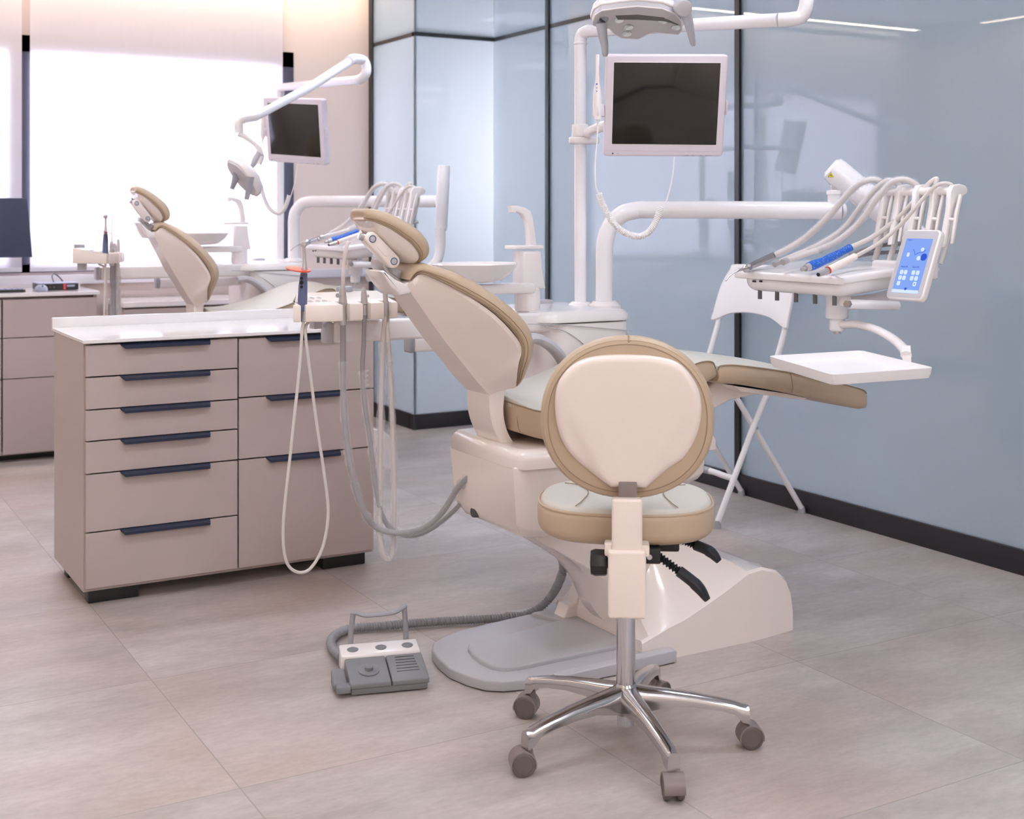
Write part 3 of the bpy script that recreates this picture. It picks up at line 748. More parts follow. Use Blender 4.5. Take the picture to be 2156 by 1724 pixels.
cushion('seat_cushion', st_top, st_bot, [0.06, 0.145, 0.21, 0.26, 0.268, 0.268, 0.262, 0.258, 0.25], crown=0.022)
vs = vprof([(1086, 852), (1088, 862), (1090, 895), (1094, 909)], [0.110, 0.114, 0.118, 0.122]); cobj('seat_stitching', tube(BM(), [at(p, YC-p.y-0.001) for p in vs], 0.0013, 5), 'seam')
lr_top = [(1513, 778), (1520, 770), (1562, 770), (1663, 784), (1760, 805), (1815, 820), (1825, 828)]
lr_bot = [(1513, 805), (1524, 809), (1570, 812), (1660, 828), (1760, 850), (1812, 862), (1826, 862)]
cushion('leg_cushion', lr_top, lr_bot, [0.25, 0.252, 0.252, 0.25, 0.245, 0.235, 0.22], crown=0.020)
vs = xz([(1665, 785), (1668, 800), (1670, 815), (1668, 829)], 2.898); cobj('leg_stitching', tube(BM(), [(a, 2.8995, b) for a, b in vs], 0.0013, 5), 'seam')
lp = xz([(1545, 812), (1600, 820), (1660, 829), (1700, 838), (1690, 842), (1640, 836), (1560, 824)], 2.93)
cobj('leg_tray', prismY(BM(), lp, 2.93, mir(2.93), 0.002), 'cream_plastic')
# backrest (pivot at its foot)
PV = P(1040, 860, Y=3.08); PV = (PV.x, YC, PV.z)
br = cobj('backrest', None or BM(), 'leather', origin=PV) if False else None
HWK = [(840, 0.07), (868, 0.085), (893, 0.105), (930, 0.155), (983, 0.215), (1045, 0.25), (1085, 0.262), (1131, 0.262)]
def hwx(px):
    for (a0, h0_), (a1_, h1_) in zip(HWK, HWK[1:]):
        if px <= a1_: return h0_+(h1_-h0_)*max(0, (px-a0))/(a1_-a0)
    return HWK[-1][1]
def vprof(pts, hws, dy=0.0):
    out = []
    for (a_, b_), h_ in zip(pts, hws):
        q = P(a_, b_, Y=YC-h_+dy); out.append(Vector((q.x, h_, q.z)))       # y slot holds the half width
    return out
Fp = [(856, 588), (868, 568), (893, 556), (925, 560), (965, 572), (1012, 595), (1060, 627), (1098, 658), (1120, 684), (1131, 712), (1130, 742), (1120, 772), (1106, 800), (1094, 814), (1080, 820)]
Sp = [(866, 590), (878, 578), (892, 577), (925, 591), (955, 606), (990, 625), (1025, 645), (1060, 674), (1086, 702), (1099, 724), (1101, 748), (1095, 772), (1092, 793), (1088, 805), (1083, 813)]
hw_ = [0.075, 0.09, 0.115, 0.15, 0.185, 0.215, 0.24, 0.255, 0.262, 0.265, 0.262, 0.25, 0.222, 0.195, 0.165]
Fc = catmull(vprof(Fp, hw_), 3); Sc = catmull(vprof(Sp, hw_), 3); N = len(Fc)
def at(v, y): return Vector((v.x, y, v.z))
bm = BM(); secs = []
for i in range(N):
    f, s = Fc[i], Sc[i]; ring = []; d = f-s; d.y = 0; tpr = i/(N-1); h = s.y; ring.append(at(s+d*0.4, YC-h+0.035)); ring.append(at(s+d*0.1, YC-h+0.03))
    for y, k in ((0.014, 0.02), (0.0, 0.2), (-0.004, 0.45), (0.003, 0.75), (min(0.02, h*0.2), 0.94), (min(0.05, h*0.4), 1.0)): ring.append(at(s+d*k, YC-h+y))
    ring.append(at(f, YC-h*0.35)+Vector((0.004, 0, 0.004)))
    ring += [Vector((p.x, mir(p.y), p.z)) for p in ring[::-1]]
    secs.append(ring)
br = cobj('backrest', loft(bm, secs), 'leather', origin=PV, ang=60)
pts = [at(p+((q-p)*0.06), YC-p.y+0.001) for p, q in zip(Sc, Fc)]
obj('piping', tube(BM(), pts, 0.0024, 6), 'seam', br)
pts = [at(p+((q-p)*0.32), YC-p.y-0.002) for p, q in zip(Sc, Fc)]
obj('piping', tube(BM(), pts, 0.0012, 5), 'seam', br)
# hull-shaped shell: wide at the cushion, running to a narrow spine
Shp = [(870, 590), (888, 577), (935, 596), (990, 626), (1045, 665), (1088, 712), (1098, 738), (1092, 768), (1088, 812)]
hs9 = [0.085, 0.10, 0.15, 0.205, 0.24, 0.252, 0.252, 0.243, 0.185]
Cp = [(856, 600), (862, 612), (885, 645), (912, 684), (942, 725), (978, 770), (1000, 798), (1014, 814), (1031, 832)]
Cy = YC-0.068; Cz = xz(Cp, Cy)
C2 = xz([(a+13, b-6) for a, b in Cp], Cy-0.018)
secs = []; bm = BM()
SS = catmull(vprof(Shp, hs9), 3); CC = catmull([Vector((a, 0, b)) for a, b in Cz], 3); CD = catmull([Vector((a, 0, b)) for a, b in C2], 3)
for s, c, d in zip(SS, CC, CD):
    h = s.y; y0 = YC-h; dy = Cy-0.018-y0
    def mixp(k, yk): return Vector((s.x+(d.x-s.x)*k, y0+dy*yk, s.z+(d.z-s.z)*k))
    ring = [mixp(0, 0.0), mixp(0.12, 0.02), mixp(0.18, 0.07), mixp(1, 1), at(c, Cy)]
    ring += [Vector((p.x, mir(p.y), p.z)) for p in ring[::-1]]
    secs.append(ring)
loft(bm, secs)
obj('back_shell', bm, 'cream_plastic', br, ang=24, label='white hull-shaped shell behind the back cushion')
# neck of the shell and headrest socket
bm = BM()
nk = xz([(800, 572), (806, 569), (830, 588), (850, 597), (862, 590), (872, 600), (860, 618), (840, 622), (820, 602)], YC-0.06)
prismY(bm, nk, YC-0.07, YC+0.05, 0.006)
obj('shell_neck', bm, 'white_plastic', br)
# headrest
ho_ = [(766, 453), (769, 444), (783, 439), (810, 443), (838, 454), (866, 469), (889, 485), (905, 505), (910, 525), (905, 540), (889, 551), (873, 557)]
hi_ = [(767, 458), (771, 462), (785, 465), (805, 472), (827, 483), (850, 499), (866, 511), (878, 525), (884, 538), (882, 547), (876, 554), (870, 558)]
hhw = [0.03, 0.05, 0.07, 0.085, 0.095, 0.10, 0.102, 0.10, 0.094, 0.084, 0.07, 0.055]
HO = catmull(vprof(ho_, hhw), 3); HI = catmull(vprof(hi_, hhw), 3)
bm = BM(); secs = []
for o9, i9 in zip(HO, HI):
    h = i9.y; d = o9-i9; d.y = 0; ring = []
    for y, k in ((0.01, -0.05), (0.0, 0.15), (-0.003, 0.45), (0.003, 0.75), (0.012, 0.93), (0.03, 1.0)): ring.append(at(i9+d*k, YC-h+min(y, h*0.8)))
    ring += [Vector((p.x, mir(p.y), p.z)) for p in ring[::-1]]; secs.append(ring)
hr = obj('headrest', loft(bm, secs), 'leather', br, ang=60, origin=(P(838, 500, Y=YC).x, YC, P(838, 500, Y=YC).z))
obj('piping', tube(BM(), [at(p, YC-p.y+0.001) for p in HI], 0.002, 6), 'seam', hr)
obj('piping', tube(BM(), [at(p+(q-p)*0.2, YC-p.y-0.001) for p, q in zip(HI, HO)], 0.001, 5), 'seam', hr)
hb_ = [(768, 466), (771, 470), (780, 482), (790, 495), (803, 509), (818, 523), (830, 533), (843, 543), (852, 549), (860, 554), (866, 558), (869, 559)]
HBk = catmull(vprof(hb_, [0.02]*3+[0.045]*7+[0.03]*2), 3)
bm = BM(); secs = []
for i9, b9 in zip(HI, HBk):
    ring = [at(i9, YC-i9.y*0.97), Vector((i9.x*0.75+b9.x*0.25, YC-i9.y*0.93, i9.z*0.75+b9.z*0.25)), Vector((i9.x*0.35+b9.x*0.65, YC-(i9.y*0.6+b9.y*0.4), i9.z*0.35+b9.z*0.65)), at(b9, YC-b9.y)]
    ring += [Vector((p.x, mir(p.y), p.z)) for p in ring[::-1]]; secs.append(ring)
obj('headrest_shell', loft(bm, secs), 'cream_plastic', hr, ang=60)
lk = []
A_, B_ = xz([(783, 503), (828, 550)], 3.09)
d = Vector(B_)-Vector(A_); ang0 = math.atan2(d.y, d.x); r_ = 0.0185
for k in range(13): a = ang0+PI/2+PI*k/12; lk.append((A_[0]+r_*math.cos(a), A_[1]+r_*math.sin(a)))
for k in range(13): a = ang0-PI/2+PI*k/12; lk.append((B_[0]+r_*math.cos(a), B_[1]+r_*math.sin(a)))
lk1 = obj('headrest_link', prismY(BM(), lk, 3.085, 3.125, 0.006), 'cream_plastic', br)
for q in (A_, B_):
    rg = [(q[0]+0.0088*math.cos(j*PI/12), 3.0845, q[1]+0.0088*math.sin(j*PI/12)) for j in range(26)]
    obj('pivot_ring', tube(BM(), rg, 0.0014, 6, cap=False), 'blue_body', lk1)
    obj('pivot_cap', cyl(BM(), (q[0], 3.088, q[1]), (q[0], 3.0835, q[1]), 0.0078, bev=0.001), 'light_grey', lk1)
sl9 = []
for j in range(9): a = ang0+PI/2+PI*j/8; sl9.append((A_[0]+d.x*0.34+0.0075*math.cos(a), A_[1]+d.y*0.34+0.0075*math.sin(a)))
for j in range(9): a = ang0-PI/2+PI*j/8; sl9.append((A_[0]+d.x*0.66+0.0075*math.cos(a), A_[1]+d.y*0.66+0.0075*math.sin(a)))
obj('link_inset', prismY(BM(), sl9, 3.0835, 3.09, 0.001), 'cream_plastic', lk1)
obj('pivot_axle', cyl(BM(), P(757, 494, Y=3.11), P(778, 501, Y=3.11), 0.0135, bev=0.002), 'chrome', lk1)
bk_ = xz([(803, 548), (812, 560), (818, 572), (832, 582), (850, 598), (840, 600), (826, 588), (812, 578), (803, 562)], 3.12)
obj('headrest_bracket', prismY(BM(), bk_, 3.11, mir(3.11), 0.003), 'steel', br)
nk2 = xz([(808, 556), (850, 570), (865, 588), (850, 597), (825, 584), (806, 565)], 3.13)
obj('headrest_neck', prismY(BM(), nk2, 3.125, mir(3.125), 0.004), 'light_grey', br)
# curved column carrying the backrest
lc = [(983, 818), (984, 860), (990, 890), (1000, 915), (1013, 940)]; rc = [(1062, 822), (1059, 860), (1062, 890), (1072, 918), (1090, 943)]
L1 = catmull([Vector((q.x, 0, q.z)) for q in [P(a+47, b+5, Y=YC-0.065) for a, b in lc]], 4); R1 = catmull([Vector((q.x, 0, q.z)) for q in [P(a, b, Y=YC-0.07) for a, b in rc]], 4)
secs = []
for l, r in zip(L1, R1):
    ring = [l+Vector((0, YC-0.065, 0)), l+(r-l)*0.15+Vector((0, YC-0.072, 0)), r+Vector((0, YC-0.072, 0))]
    ring += [Vector((p.x, mir(p.y), p.z)) for p in ring[::-1]]; secs.append(ring)
cobj('back_column', loft(BM(), secs), 'cream_plastic', ang=24)
# far armrest
ar = catmull([P(a, b, Y=3.47) for a, b in [(1100, 716), (1125, 712), (1150, 722), (1175, 745), (1190, 775), (1196, 830)]], 6)
cobj('armrest', tube(BM(), ar, 0.017, 12, flat=1.6), 'light_grey')

# ------------------------------------------------------------------ spittoon unit behind the chair
YU = 3.50
un = thing('spittoon_unit', 'white side cabinet with spittoon bowl and cup filler behind the central dental chair', 'dental unit', (2.3, 3.7, 0))
def uobj(name, bm, m, parent=un, **k): return obj(name, bm, m, parent, **k)
xr1 = P(1335, 700, Y=YU).x; zr = P(1335, 673, Y=YU).z
def ubox(inset_, x0, x1, y0, y1):
    r = 0.06; cx, cy = (x0+x1)/2, (y0+y1)/2; return rrect(x1-x0-2*inset_, y1-y0-2*inset_, r, cx, cy, 6)
uobj('cabinet_body', slab(BM(), ubox(0, 2.17, xr1, YU, 3.92), 0.30, zr-0.004, 0.004, r0=0.03), 'white_plastic', ang=50)
uobj('cabinet_lid', slab(BM(), ubox(-0.004, 2.13, xr1, YU, 3.92), zr, zr+0.036, 0.03, r0=0.002, seg=4, crown=0.006), 'white_plastic', ang=50)
ln = catmull([(q.x, YU-0.003, q.z) for q in [P(a, b, Y=YU) for a, b in [(1110, 682), (1180, 684), (1260, 690), (1330, 697)]]], 6)
uobj('cover_seam', tube(BM(), ln, 0.0015, 5), 'light_grey')
ln = catmull([(q.x, YU-0.003, q.z) for q in [P(a, b, Y=YU) for a, b in [(1150, 687), (1190, 698), (1225, 722), (1250, 750)]]], 6)
uobj('cover_seam', tube(BM(), ln, 0.0015, 5), 'light_grey')
uobj('unit_link', addbox(BM(), (2.20, 3.32, 0.40), (2.45, 3.56, 0.50), 0.02), 'cream_plastic')
# bowl
bc = P(1000, 556, Y=3.62); bz = bc.z; R = 0.135
prof = [(0.0, -0.055), (0.05, -0.058), (0.085, -0.052), (0.115, -0.03), (0.13, -0.008), (0.136, 0.0), (0.133, 0.004), (0.128, 0.0), (0.115, -0.02), (0.08, -0.043), (0.04, -0.048), (0.0, -0.05)]
uobj('bowl', lathe(BM(), prof, (bc.x, bc.y, bz), n=48, sx=1.05, sy=0.85), 'worktop', ang=60, label='glossy oval spittoon bowl')
q0 = P(1110, 620, Y=3.66)
bm = addbox(BM(), (bc.x-0.02, 3.60, P(1000, 622, Y=3.6).z), (q0.x-0.0, 3.69, P(1000, 600, Y=3.6).z), 0.012, seg=3)
uobj('bowl_arm', bm, 'white_plastic')
uobj('column_foot', cyl(BM(), (q0.x-0.005, 3.65, zr+0.03), (q0.x-0.005, 3.65, P(1110, 604, Y=3.66).z), 0.042, n=28, bev=0.008), 'white_plastic')
cp_ = [(1086, 606), (1089, 528), (1127, 528), (1130, 560), (1137, 606)]
uobj('column', prismY(BM(), xz(cp_, 3.66), 3.62, 3.69, 0.008), 'white_plastic')
uobj('cup_stand', slab(BM(), [(q0.x-0.085, 3.66), (q0.x-0.06, 3.63), (q0.x+0.035, 3.615), (q0.x+0.04, 3.69), (q0.x-0.06, 3.695)], P(1100, 524, Y=3.66).z, P(1100, 516, Y=3.66).z, 0.004), 'white_plastic')
fa = [(1070, 433), (1085, 433), (1101, 437), (1113, 444), (1119, 462), (1123, 490), (1126, 517), (1111, 517), (1109, 490), (1105, 466), (1097, 451), (1084, 444), (1082, 448), (1073, 447), (1073, 440)]
uobj('cup_filler', prismY(BM(), xz(fa, 3.66), 3.645, 3.675, 0.004), 'white_plastic')
uobj('service_cap', addbox(BM(), P(1137, 641, Y=3.8), Vector(P(1165, 631, Y=3.8))+Vector((0, 0.05, 0)), 0.004), 'light_grey')
uobj('pole_collar', lathe(BM(), [(0, -0.01), (0.042, -0.01), (0.042, 0.0), (0.036, 0.008), (0.03, 0.012), (0, 0.012)], P(1222, 642, Y=3.70)), 'white_plastic')
uobj('pole_collar', lathe(BM(), [(0, -0.012), (0.056, -0.012), (0.056, 0.0), (0.045, 0.008), (0.04, 0.014), (0, 0.014)], P(1273, 642, Y=3.62)), 'white_plastic')
# assistant arms reaching left from the unit
YA = 3.56
a1 = P(697, 699, Y=YA); a2 = P(1060, 690, Y=YA)
bm = addbox(BM(), (a1.x, YA-0.02, P(697, 722, Y=YA).z), (2.2, YA+0.03, P(697, 677, Y=YA).z), 0.01, seg=3)
arm1 = uobj('assistant_arm', bm, 'white_plastic')
uobj('arm_cap', addbox(BM(), (a1.x-0.022, YA-0.021, P(697, 723, Y=YA).z), (a1.x, YA+0.031, P(697, 676, Y=YA).z), 0.009, seg=3), 'light_grey', parent=arm1)
Y2 = 3.66; a1b = P(868, 724, Y=Y2)
bm = addbox(BM(), (a1b.x, Y2-0.02, P(868, 741, Y=Y2).z), (2.2, Y2+0.03, P(868, 708, Y=Y2).z), 0.008, seg=3)
arm2 = uobj('assistant_arm', bm, 'white_plastic')
uobj('arm_cap', addbox(BM(), (a1b.x-0.017, Y2-0.021, P(868, 742, Y=Y2).z), (a1b.x, Y2+0.031, P(868, 706, Y=Y2).z), 0.007, seg=3), 'grey_plastic', parent=arm2)

# instrument holder on the arm
YH = 3.42
ho = thing('instrument_holder', 'white slotted instrument holder with a keypad carried on an arm over the nine-drawer cabinet', 'instrument holder', P(720, 650, Y=3.5))
def hobj(name, bm, m, parent=ho, **k): return obj(name, bm, m, parent, **k)
def hx(px): return P(px, 650, Y=YH).x
zt = P(700, 640, Y=YH).z; zb = P(700, 672, Y=YH).z
out = [(hx(617), YH+0.0), (hx(633), YH-0.002), (hx(633), YH+0.05), (hx(640), YH+0.05), (hx(641), YH-0.01), (hx(672), YH-0.03), (hx(713), YH-0.03), (hx(714), YH+0.035), (hx(730), YH+0.035), (hx(731), YH-0.02), (hx(759), YH-0.018), (hx(760), YH+0.03), (hx(775), YH+0.03), (hx(776), YH-0.018), (hx(804), YH-0.015), (hx(805), YH+0.03), (hx(820), YH+0.03), (hx(821), YH-0.012), (hx(834), YH-0.01), (hx(838), YH+0.06), (hx(838)+0.01, YH+0.17), (hx(617)+0.072, YH+0.17)]
def hslope(co): return Vector((co.x, co.y, co.z+(max(0, co.y-YH)*0.14 if co.z > zt-0.02 else 0)))
bm = slab(BM(), out, zb-0.004, zt, 0.003, r0=0.003, seg=2, fun=hslope)
hobj('console', bm, 'ivory', ang=40)
hobj('knob', cyl(BM(), P(725, 622, Y=3.6), P(725, 622, Y=3.6)+Vector((0, 0, 0.028)), 0.025, n=28, bev=0.004), 'grey_plastic', label='grey round cap standing at the rear of the holder')
pd = [P(a, b, Y=YH+c) for a, b, c in ((660, 636, 0.01), (708, 636, 0.01), (708, 620, 0.12), (660, 620, 0.12))]
bm = BM(); f = slab(bm, [(hx(658), YH+0.012), (hx(707), YH+0.012), (hx(704), YH+0.115), (hx(657), YH+0.115)], zt-0.001, zt+0.0008, 0.0004, r0=0, seg=1, fun=lambda co: Vector((co.x, co.y, co.z+max(0, co.y-YH)*0.14)))
kp = hobj('keypad', bm, 'white_plastic')
for i in range(3):
    for j in range(2):
        cx = hx(665+i*15); cy = YH+0.04+j*0.045
        ring = [(cx+0.0065*math.cos(a_*PI/8), cy+0.011*math.sin(a_*PI/8), zt+0.0013+0.14*(cy-YH+0.011*math.sin(a_*PI/8))) for a_ in range(17)]
        hobj('key_symbol', tube(tube(BM(), ring, 0.0004, 4, cap=False), [(cx-0.003, cy-0.002, zt+0.0013+0.14*(cy-YH)), (cx+0.003, cy+0.002, zt+0.0018+0.14*(cy-YH))], 0.0004, 4), 'grey_plastic', parent=kp)
hobj('neck', addbox(BM(), (hx(694), YA-0.02, P(700, 690, Y=YA).z), (hx(712), YA+0.02, zb), 0.003), 'light_grey')
def hang(px, py, y=YH+0.012): return P(px, py, Y=y)
# intraoral light with an orange shield
t = thing('curing_light', 'blue grey curing light with orange shield standing at the left end of the holder', 'curing light', hang(637, 650))
b0, b1 = hang(637, 655), hang(640, 575)
obj('grip', tube(BM(), [b0, hang(637, 630), hang(638, 600), b1], [0.012, 0.0135, 0.0125, 0.0095], 20), 'blue_body', t)
obj('neck', tube(BM(), catmull([b1, hang(641, 560), hang(641, 545), hang(640, 520), hang(640, 513)], 4), [0.0095, 0.009, 0.0085, 0.008, 0.0072, 0.0065, 0.006, 0.0055, 0.005, 0.0048, 0.0046, 0.0045, 0.0045, 0.0045, 0.0045, 0.0045, 0.0045], 16), 'steel', t)
q = hang(640, 514); obj('tip', cyl(BM(), q+Vector((-0.005, -0.006, 0)), q+Vector((0.005, 0.008, 0)), 0.0085, bev=0.002), 'steel', t)
q = hang(630, 567); sh_ = [(0.035*math.cos(a_*PI/10)*(1.1 if math.cos(a_*PI/10) < 0 else 0.95), 0.03*math.sin(a_*PI/10)) for a_ in range(20)]
obj('shield', slab(BM(), [(q.x+a_, q.y+b_) for a_, b_ in sh_], q.z-0.0015, q.z+0.0015, 0.001, seg=1, fun=lambda co: Vector((co.x, co.y, co.z-(co.x-q.x)*0.08+(co.y-q.y)*0.22))), 'orange_shield', t, label='translucent orange shield')
for py, r_ in ((586, 0.0045), (595, 0.006), (604, 0.0045)):
    g = P(635, py, Y=YH-0.0005); obj('button', lathe(BM(), [(0, 0), (r_, 0), (r_*0.8, 0.0012), (0, 0.0014)], g, (0, -1, 0), n=14), 'black_rubber', t)
obj('connector', tube(BM(), [hang(639, 655), hang(639, 678)], 0.007, 14), 'grey_plastic', t)
hz = [hang(639, 678), hang(636, 700), hang(630, 780), hang(612, 950), hang(598, 1080), hang(597, 1150), hang(607, 1190), hang(630, 1205), hang(655, 1195), hang(680, 1150), hang(691, 1080), hang(683, 1000), hang(668, 900), hang(655, 800), hang(643, 700), P(650, 676, Y=YH+0.05)]
obj('cord', tube(BM(), catmull(hz, 8), 0.0045, 10), 'hose_light', t)
# suction handpiece
def wrapped(name, pts, r, par, hm='hose_grey', wr=1.9):
    pc = catmull(pts, 8); obj(name, tube(BM(), pc, r, 12), hm, par)
def sleeve(pts, r, par):
    pc = catmull(pts, 10); rr = [r*(1.0+0.16*math.sin(i*1.7)+0.12*math.sin(i*0.61+1)+random.uniform(-.08, .08)) for i in range(len(pc))]
    obj('clear_sleeve', tube(BM(), pc, rr, 10, cap=False), 'wrap', par, ang=80, label='crinkled clear plastic sleeve')
t = thing('suction_handpiece', 'silver suction handpiece with clear bent tip, second from the left in the holder', 'suction handpiece', hang(722, 650))
obj('body', tube(BM(), [hang(722, 684), hang(722, 660), hang(722, 659.9), hang(722, 645), hang(722, 640), hang(721, 612), hang(721, 600)], [0.0115, 0.0115, 0.010, 0.010, 0.0125, 0.010, 0.007], 20), 'steel', t)
obj('valve_lever', tube(BM(), [hang(712, 620), hang(720, 613), hang(730, 612)], 0.002, 8), 'chrome', t)
obj('valve_screw', cyl(BM(), hang(713, 622, YH+0.0), hang(710, 622, YH-0.003), 0.006), 'steel', t)
obj('suction_tip', tube(BM(), catmull([hang(722, 602), hang(723, 570), hang(726, 540), hang(731, 515), hang(735, 509)], 5), 0.0058, 14), 'clear_tip', t, label='clear disposable tip')
hA = [hang(722, 684), hang(722, 760), hang(724, 860), hang(733, 950), hang(747, 1020), hang(768, 1080), hang(795, 1112), P(840, 1122, Y=3.40), P(890, 1112, Y=3.36), P(930, 1080, Y=3.32), P(962, 1030, Y=3.28), P(990, 1000, Y=3.24)]
wrapped('hose', hA, 0.0085, t); sleeve(hA[1:], 0.0125, t)
t = thing('saliva_ejector', 'short silver saliva ejector handpiece, third from the left in the holder', 'saliva ejector', hang(767, 650))
obj('body', tube(BM(), [hang(767, 663), hang(767, 642), hang(767, 640), hang(766, 618), hang(766, 605)], [0.0085, 0.0085, 0.0105, 0.0085, 0.0045], 18), 'steel', t)
obj('slide_valve', cyl(BM(), hang(770, 623), hang(776, 623), 0.005), 'steel', t)
hB = [hang(767, 663), hang(766, 720), hang(763, 780), hang(768, 850), hang(780, 930), hang(789, 1010), hang(800, 1070), hang(822, 1112), P(860, 1128, Y=3.42), P(905, 1115, Y=3.38), P(950, 1080, Y=3.34), P(985, 1045, Y=3.30), P(1010, 1030, Y=3.24)]
wrapped('hose', hB, 0.0068, t); sleeve(hB[2:], 0.0115, t)
bm = BM(); 
for k in range(9):
    q = hang(767, 778+k*5); tube(bm, [q+Vector((-0.012, 0, 0.003*math.sin(k*2))), q+Vector((0, -0.009, 0)), q+Vector((0.013, 0, -0.004*math.cos(k*3)))], 0.0018, 5)
obj('sleeve_knot', bm, 'wrap', t)
t = thing('water_syringe', 'straight white instrument, rightmost in the holder beside the chair back', 'syringe', hang(812, 650))
obj('body', tube(BM(), [hang(812, 665), hang(812, 640), hang(811, 610), hang(811, 592)], [0.008, 0.0075, 0.0075, 0.006], 18), 'steel', t)
hC = [hang(811, 665), hang(806, 720), hang(802, 860), hang(800, 1000), hang(799, 1090), hang(803, 1150), hang(815, 1176), hang(826, 1165), hang(830, 1110), hang(829, 1000), hang(826, 880), hang(820, 760), hang(815, 690), P(816, 672, Y=YH+0.05)]
wrapped('hose', hC, 0.0066, t, 'hose_light'); sleeve(hC[1:-2], 0.0115, t)

# ------------------------------------------------------------------ lamp pole, operating lamp and screen
DL = P(1222, 600, Y=3.70); dl = (DL.x*_u.y+DL.y*_v.y)
lp_ = thing('operating_lamp', 'white tubular lamp pole with a dental operating lamp at the top of the picture', 'operating lamp', P(1222, 642, Y=3.70))
def lpo(name, bm, m, parent=lp_, **k): return obj(name, bm, m, parent, **k)
e0 = P(1216, 120, D=dl); base = P(1222, 645, D=dl)
lpo('pole', cyl(BM(), (base.x, base.y, base.z), (base.x, base.y, P(1216, 92, D=dl).z), 0.0208, n=24), 'white_tube')
bm = BM(); cz = P(1218, 92, D=dl).z
lathe(bm, [(0.0208, -0.004), (0.0235, -0.002), (0.0235, 0.003), (0.0208, 0.005)], (base.x, base.y, cz))
lpo('pole_ring', bm, 'white_tube')
el = catmull([(base.x, base.y, cz), (base.x, base.y, P(1220, 80, D=dl).z)], 2)
top = Vector((base.x, base.y, P(1220, 66, D=dl).z)); far_ = P(1640, 42, D=3.86); hd_ = (far_-top).normalized()
pts = [Vector((base.x, base.y, cz)), Vector((base.x, base.y, top.z-0.035)), top-Vector((0, 0, 0.012))+hd_*0.006, top+hd_*0.035]+[far_]
lpo('horizontal_arm', tube(BM(), pts[:1]+catmull(pts[1:4], 5)+[far_], 0.0212, 24), 'white_tube')
r0_ = P(1660, 41, D=3.85); r1_ = P(1698, 15, D=3.84)
lpo('elbow', tube(BM(), [far_]+catmull([r0_, P(1685, 36, D=3.845), P(1696, 18, D=3.84), P(1699, -10, D=3.84)], 5)+[P(1699, -90, D=3.84)], 0.0218, 24), 'white_tube')
lpo('spring_arm', tube(BM(), [P(1705, -85, D=3.84), P(1640, -105, D=3.78), P(1430, -125, D=3.5)], [0.026, 0.024, 0.021], 20), 'white_tube')
wr_ = P(1400, -110, D=3.47)
lpo('yoke', tube(BM(), catmull([P(1432, -126, D=3.5), wr_, P(1385, -70, D=3.45), P(1372, -35, D=3.45), P(1368, -5, D=3.45)], 5), 0.016, 16, flat=1.4), 'white_plastic')
def warn_tri(parent, cx, cy, D, s=0.009, nrm=None):
    c_ = P(cx, cy, D=D); r_ = Vector((UX.x, -UX.y, 0)); up = Vector((0, 0, 1)); n_ = -r_.cross(up) if False else Vector((-_u.y, -_v.y, 0))
    def q(a, b, h): return c_+r_*a*s+up*b*s+n_*h
    bm = BM(); t0 = [bm.verts.new(q(a, b, h)) for h in (0, 0.0006) for a, b in ((-1.1, -0.9), (1.1, -0.9), (0, 1.1))]
    bm.faces.new(t0[:3][::-1]); bm.faces.new(t0[3:])
    for i in range(3): bm.faces.new((t0[i], t0[(i+1) % 3], t0[3+(i+1) % 3], t0[3+i]))
    o1 = obj('warning_label', bm, 'yellow', parent, label='small yellow triangular warning sticker')
    bm = BM(); tube(bm, [q(-1.0, -0.85, 0.001), q(1.0, -0.85, 0.001), q(0, 0.98, 0.001), q(-1.0, -0.85, 0.001)], s*0.07, 4); tube(bm, [q(-0.35, -0.3, 0.001), q(0.1, 0.1, 0.001), q(0.35, -0.45, 0.001)], s*0.11, 4)
    obj('symbol', bm, 'ink', o1)
mid = (1549-1216)/(1640-1216); dd_ = dl+(3.86-dl)*mid
warn_tri(lp_, 1549, 45, dd_-0.0225, 0.011)
# lamp head
Rt = Vector((UX.x, -UX.y, 0)); Fw = Vector((_u.y, _v.y, 0)); Up = Vector((0, 0, 1))
def camv(r, f, u_): return Rt*r+Fw*f+Up*u_
HC = P(1350, 42, D=3.42)
ta = math.radians(28)
fx = Rt; fdn = (Fw*math.cos(ta)-Up*math.sin(ta)); fn = fx.cross(fdn).normalized()
if fn.z > 0: fn = -fn
lens_px = [(1246, 44), (1251, 28), (1264, 19), (1300, 14), (1338, 10), (1346, 11), (1390, 15), (1420, 26), (1436, 42), (1441, 62), (1434, 71), (1410, 69), (1383, 66), (1368, 70), (1350, 81), (1312, 79), (1296, 70), (1284, 58), (1262, 56), (1248, 50)]
ky = 3.42/FPX/math.sin(math.radians(28)+0.16)
lo = [((a-1350)/FPX*3.42, (b-42)*ky*1.0) for a, b in lens_px]
frl = (HC, fx, fdn, fn)
hdd = lpo('lamp_head', slab(BM(), inset(lo, -0.004), -0.05, -0.012, 0.004, r0=0.03, seg=4, fr=frl), 'white_plastic', ang=50)
obj('lens_cover', slab(BM(), lo, -0.012, 0.006, 0.005, r0=0.0, fr=frl), 'light_grey', hdd, label='clear grey lens cover')
bm = BM(); pts = [HC+fx*a+fdn*b+fn*0.004 for a, b in inset(lo, 0.002)]; tube(bm, pts+pts[:2], 0.0022, 6, cap=False); obj('lens_rim', bm, 'white_plastic', hdd)
for (a, b) in ((1271, 36), (1303, 38), (1325, 53), (1323, 67), (1395, 40), (1425, 54)):
    c_ = HC+fx*((a-1350)/FPX*3.42)+fdn*((b-42)*ky)+fn*0.006
    obj('led_reflector', lathe(BM(), [(0.013, 0.0), (0.0125, 0.0015), (0.010, 0.0012), (0.005, 0.0004), (0, 0.0003)], c_, fn, n=22), 'chrome', hdd)
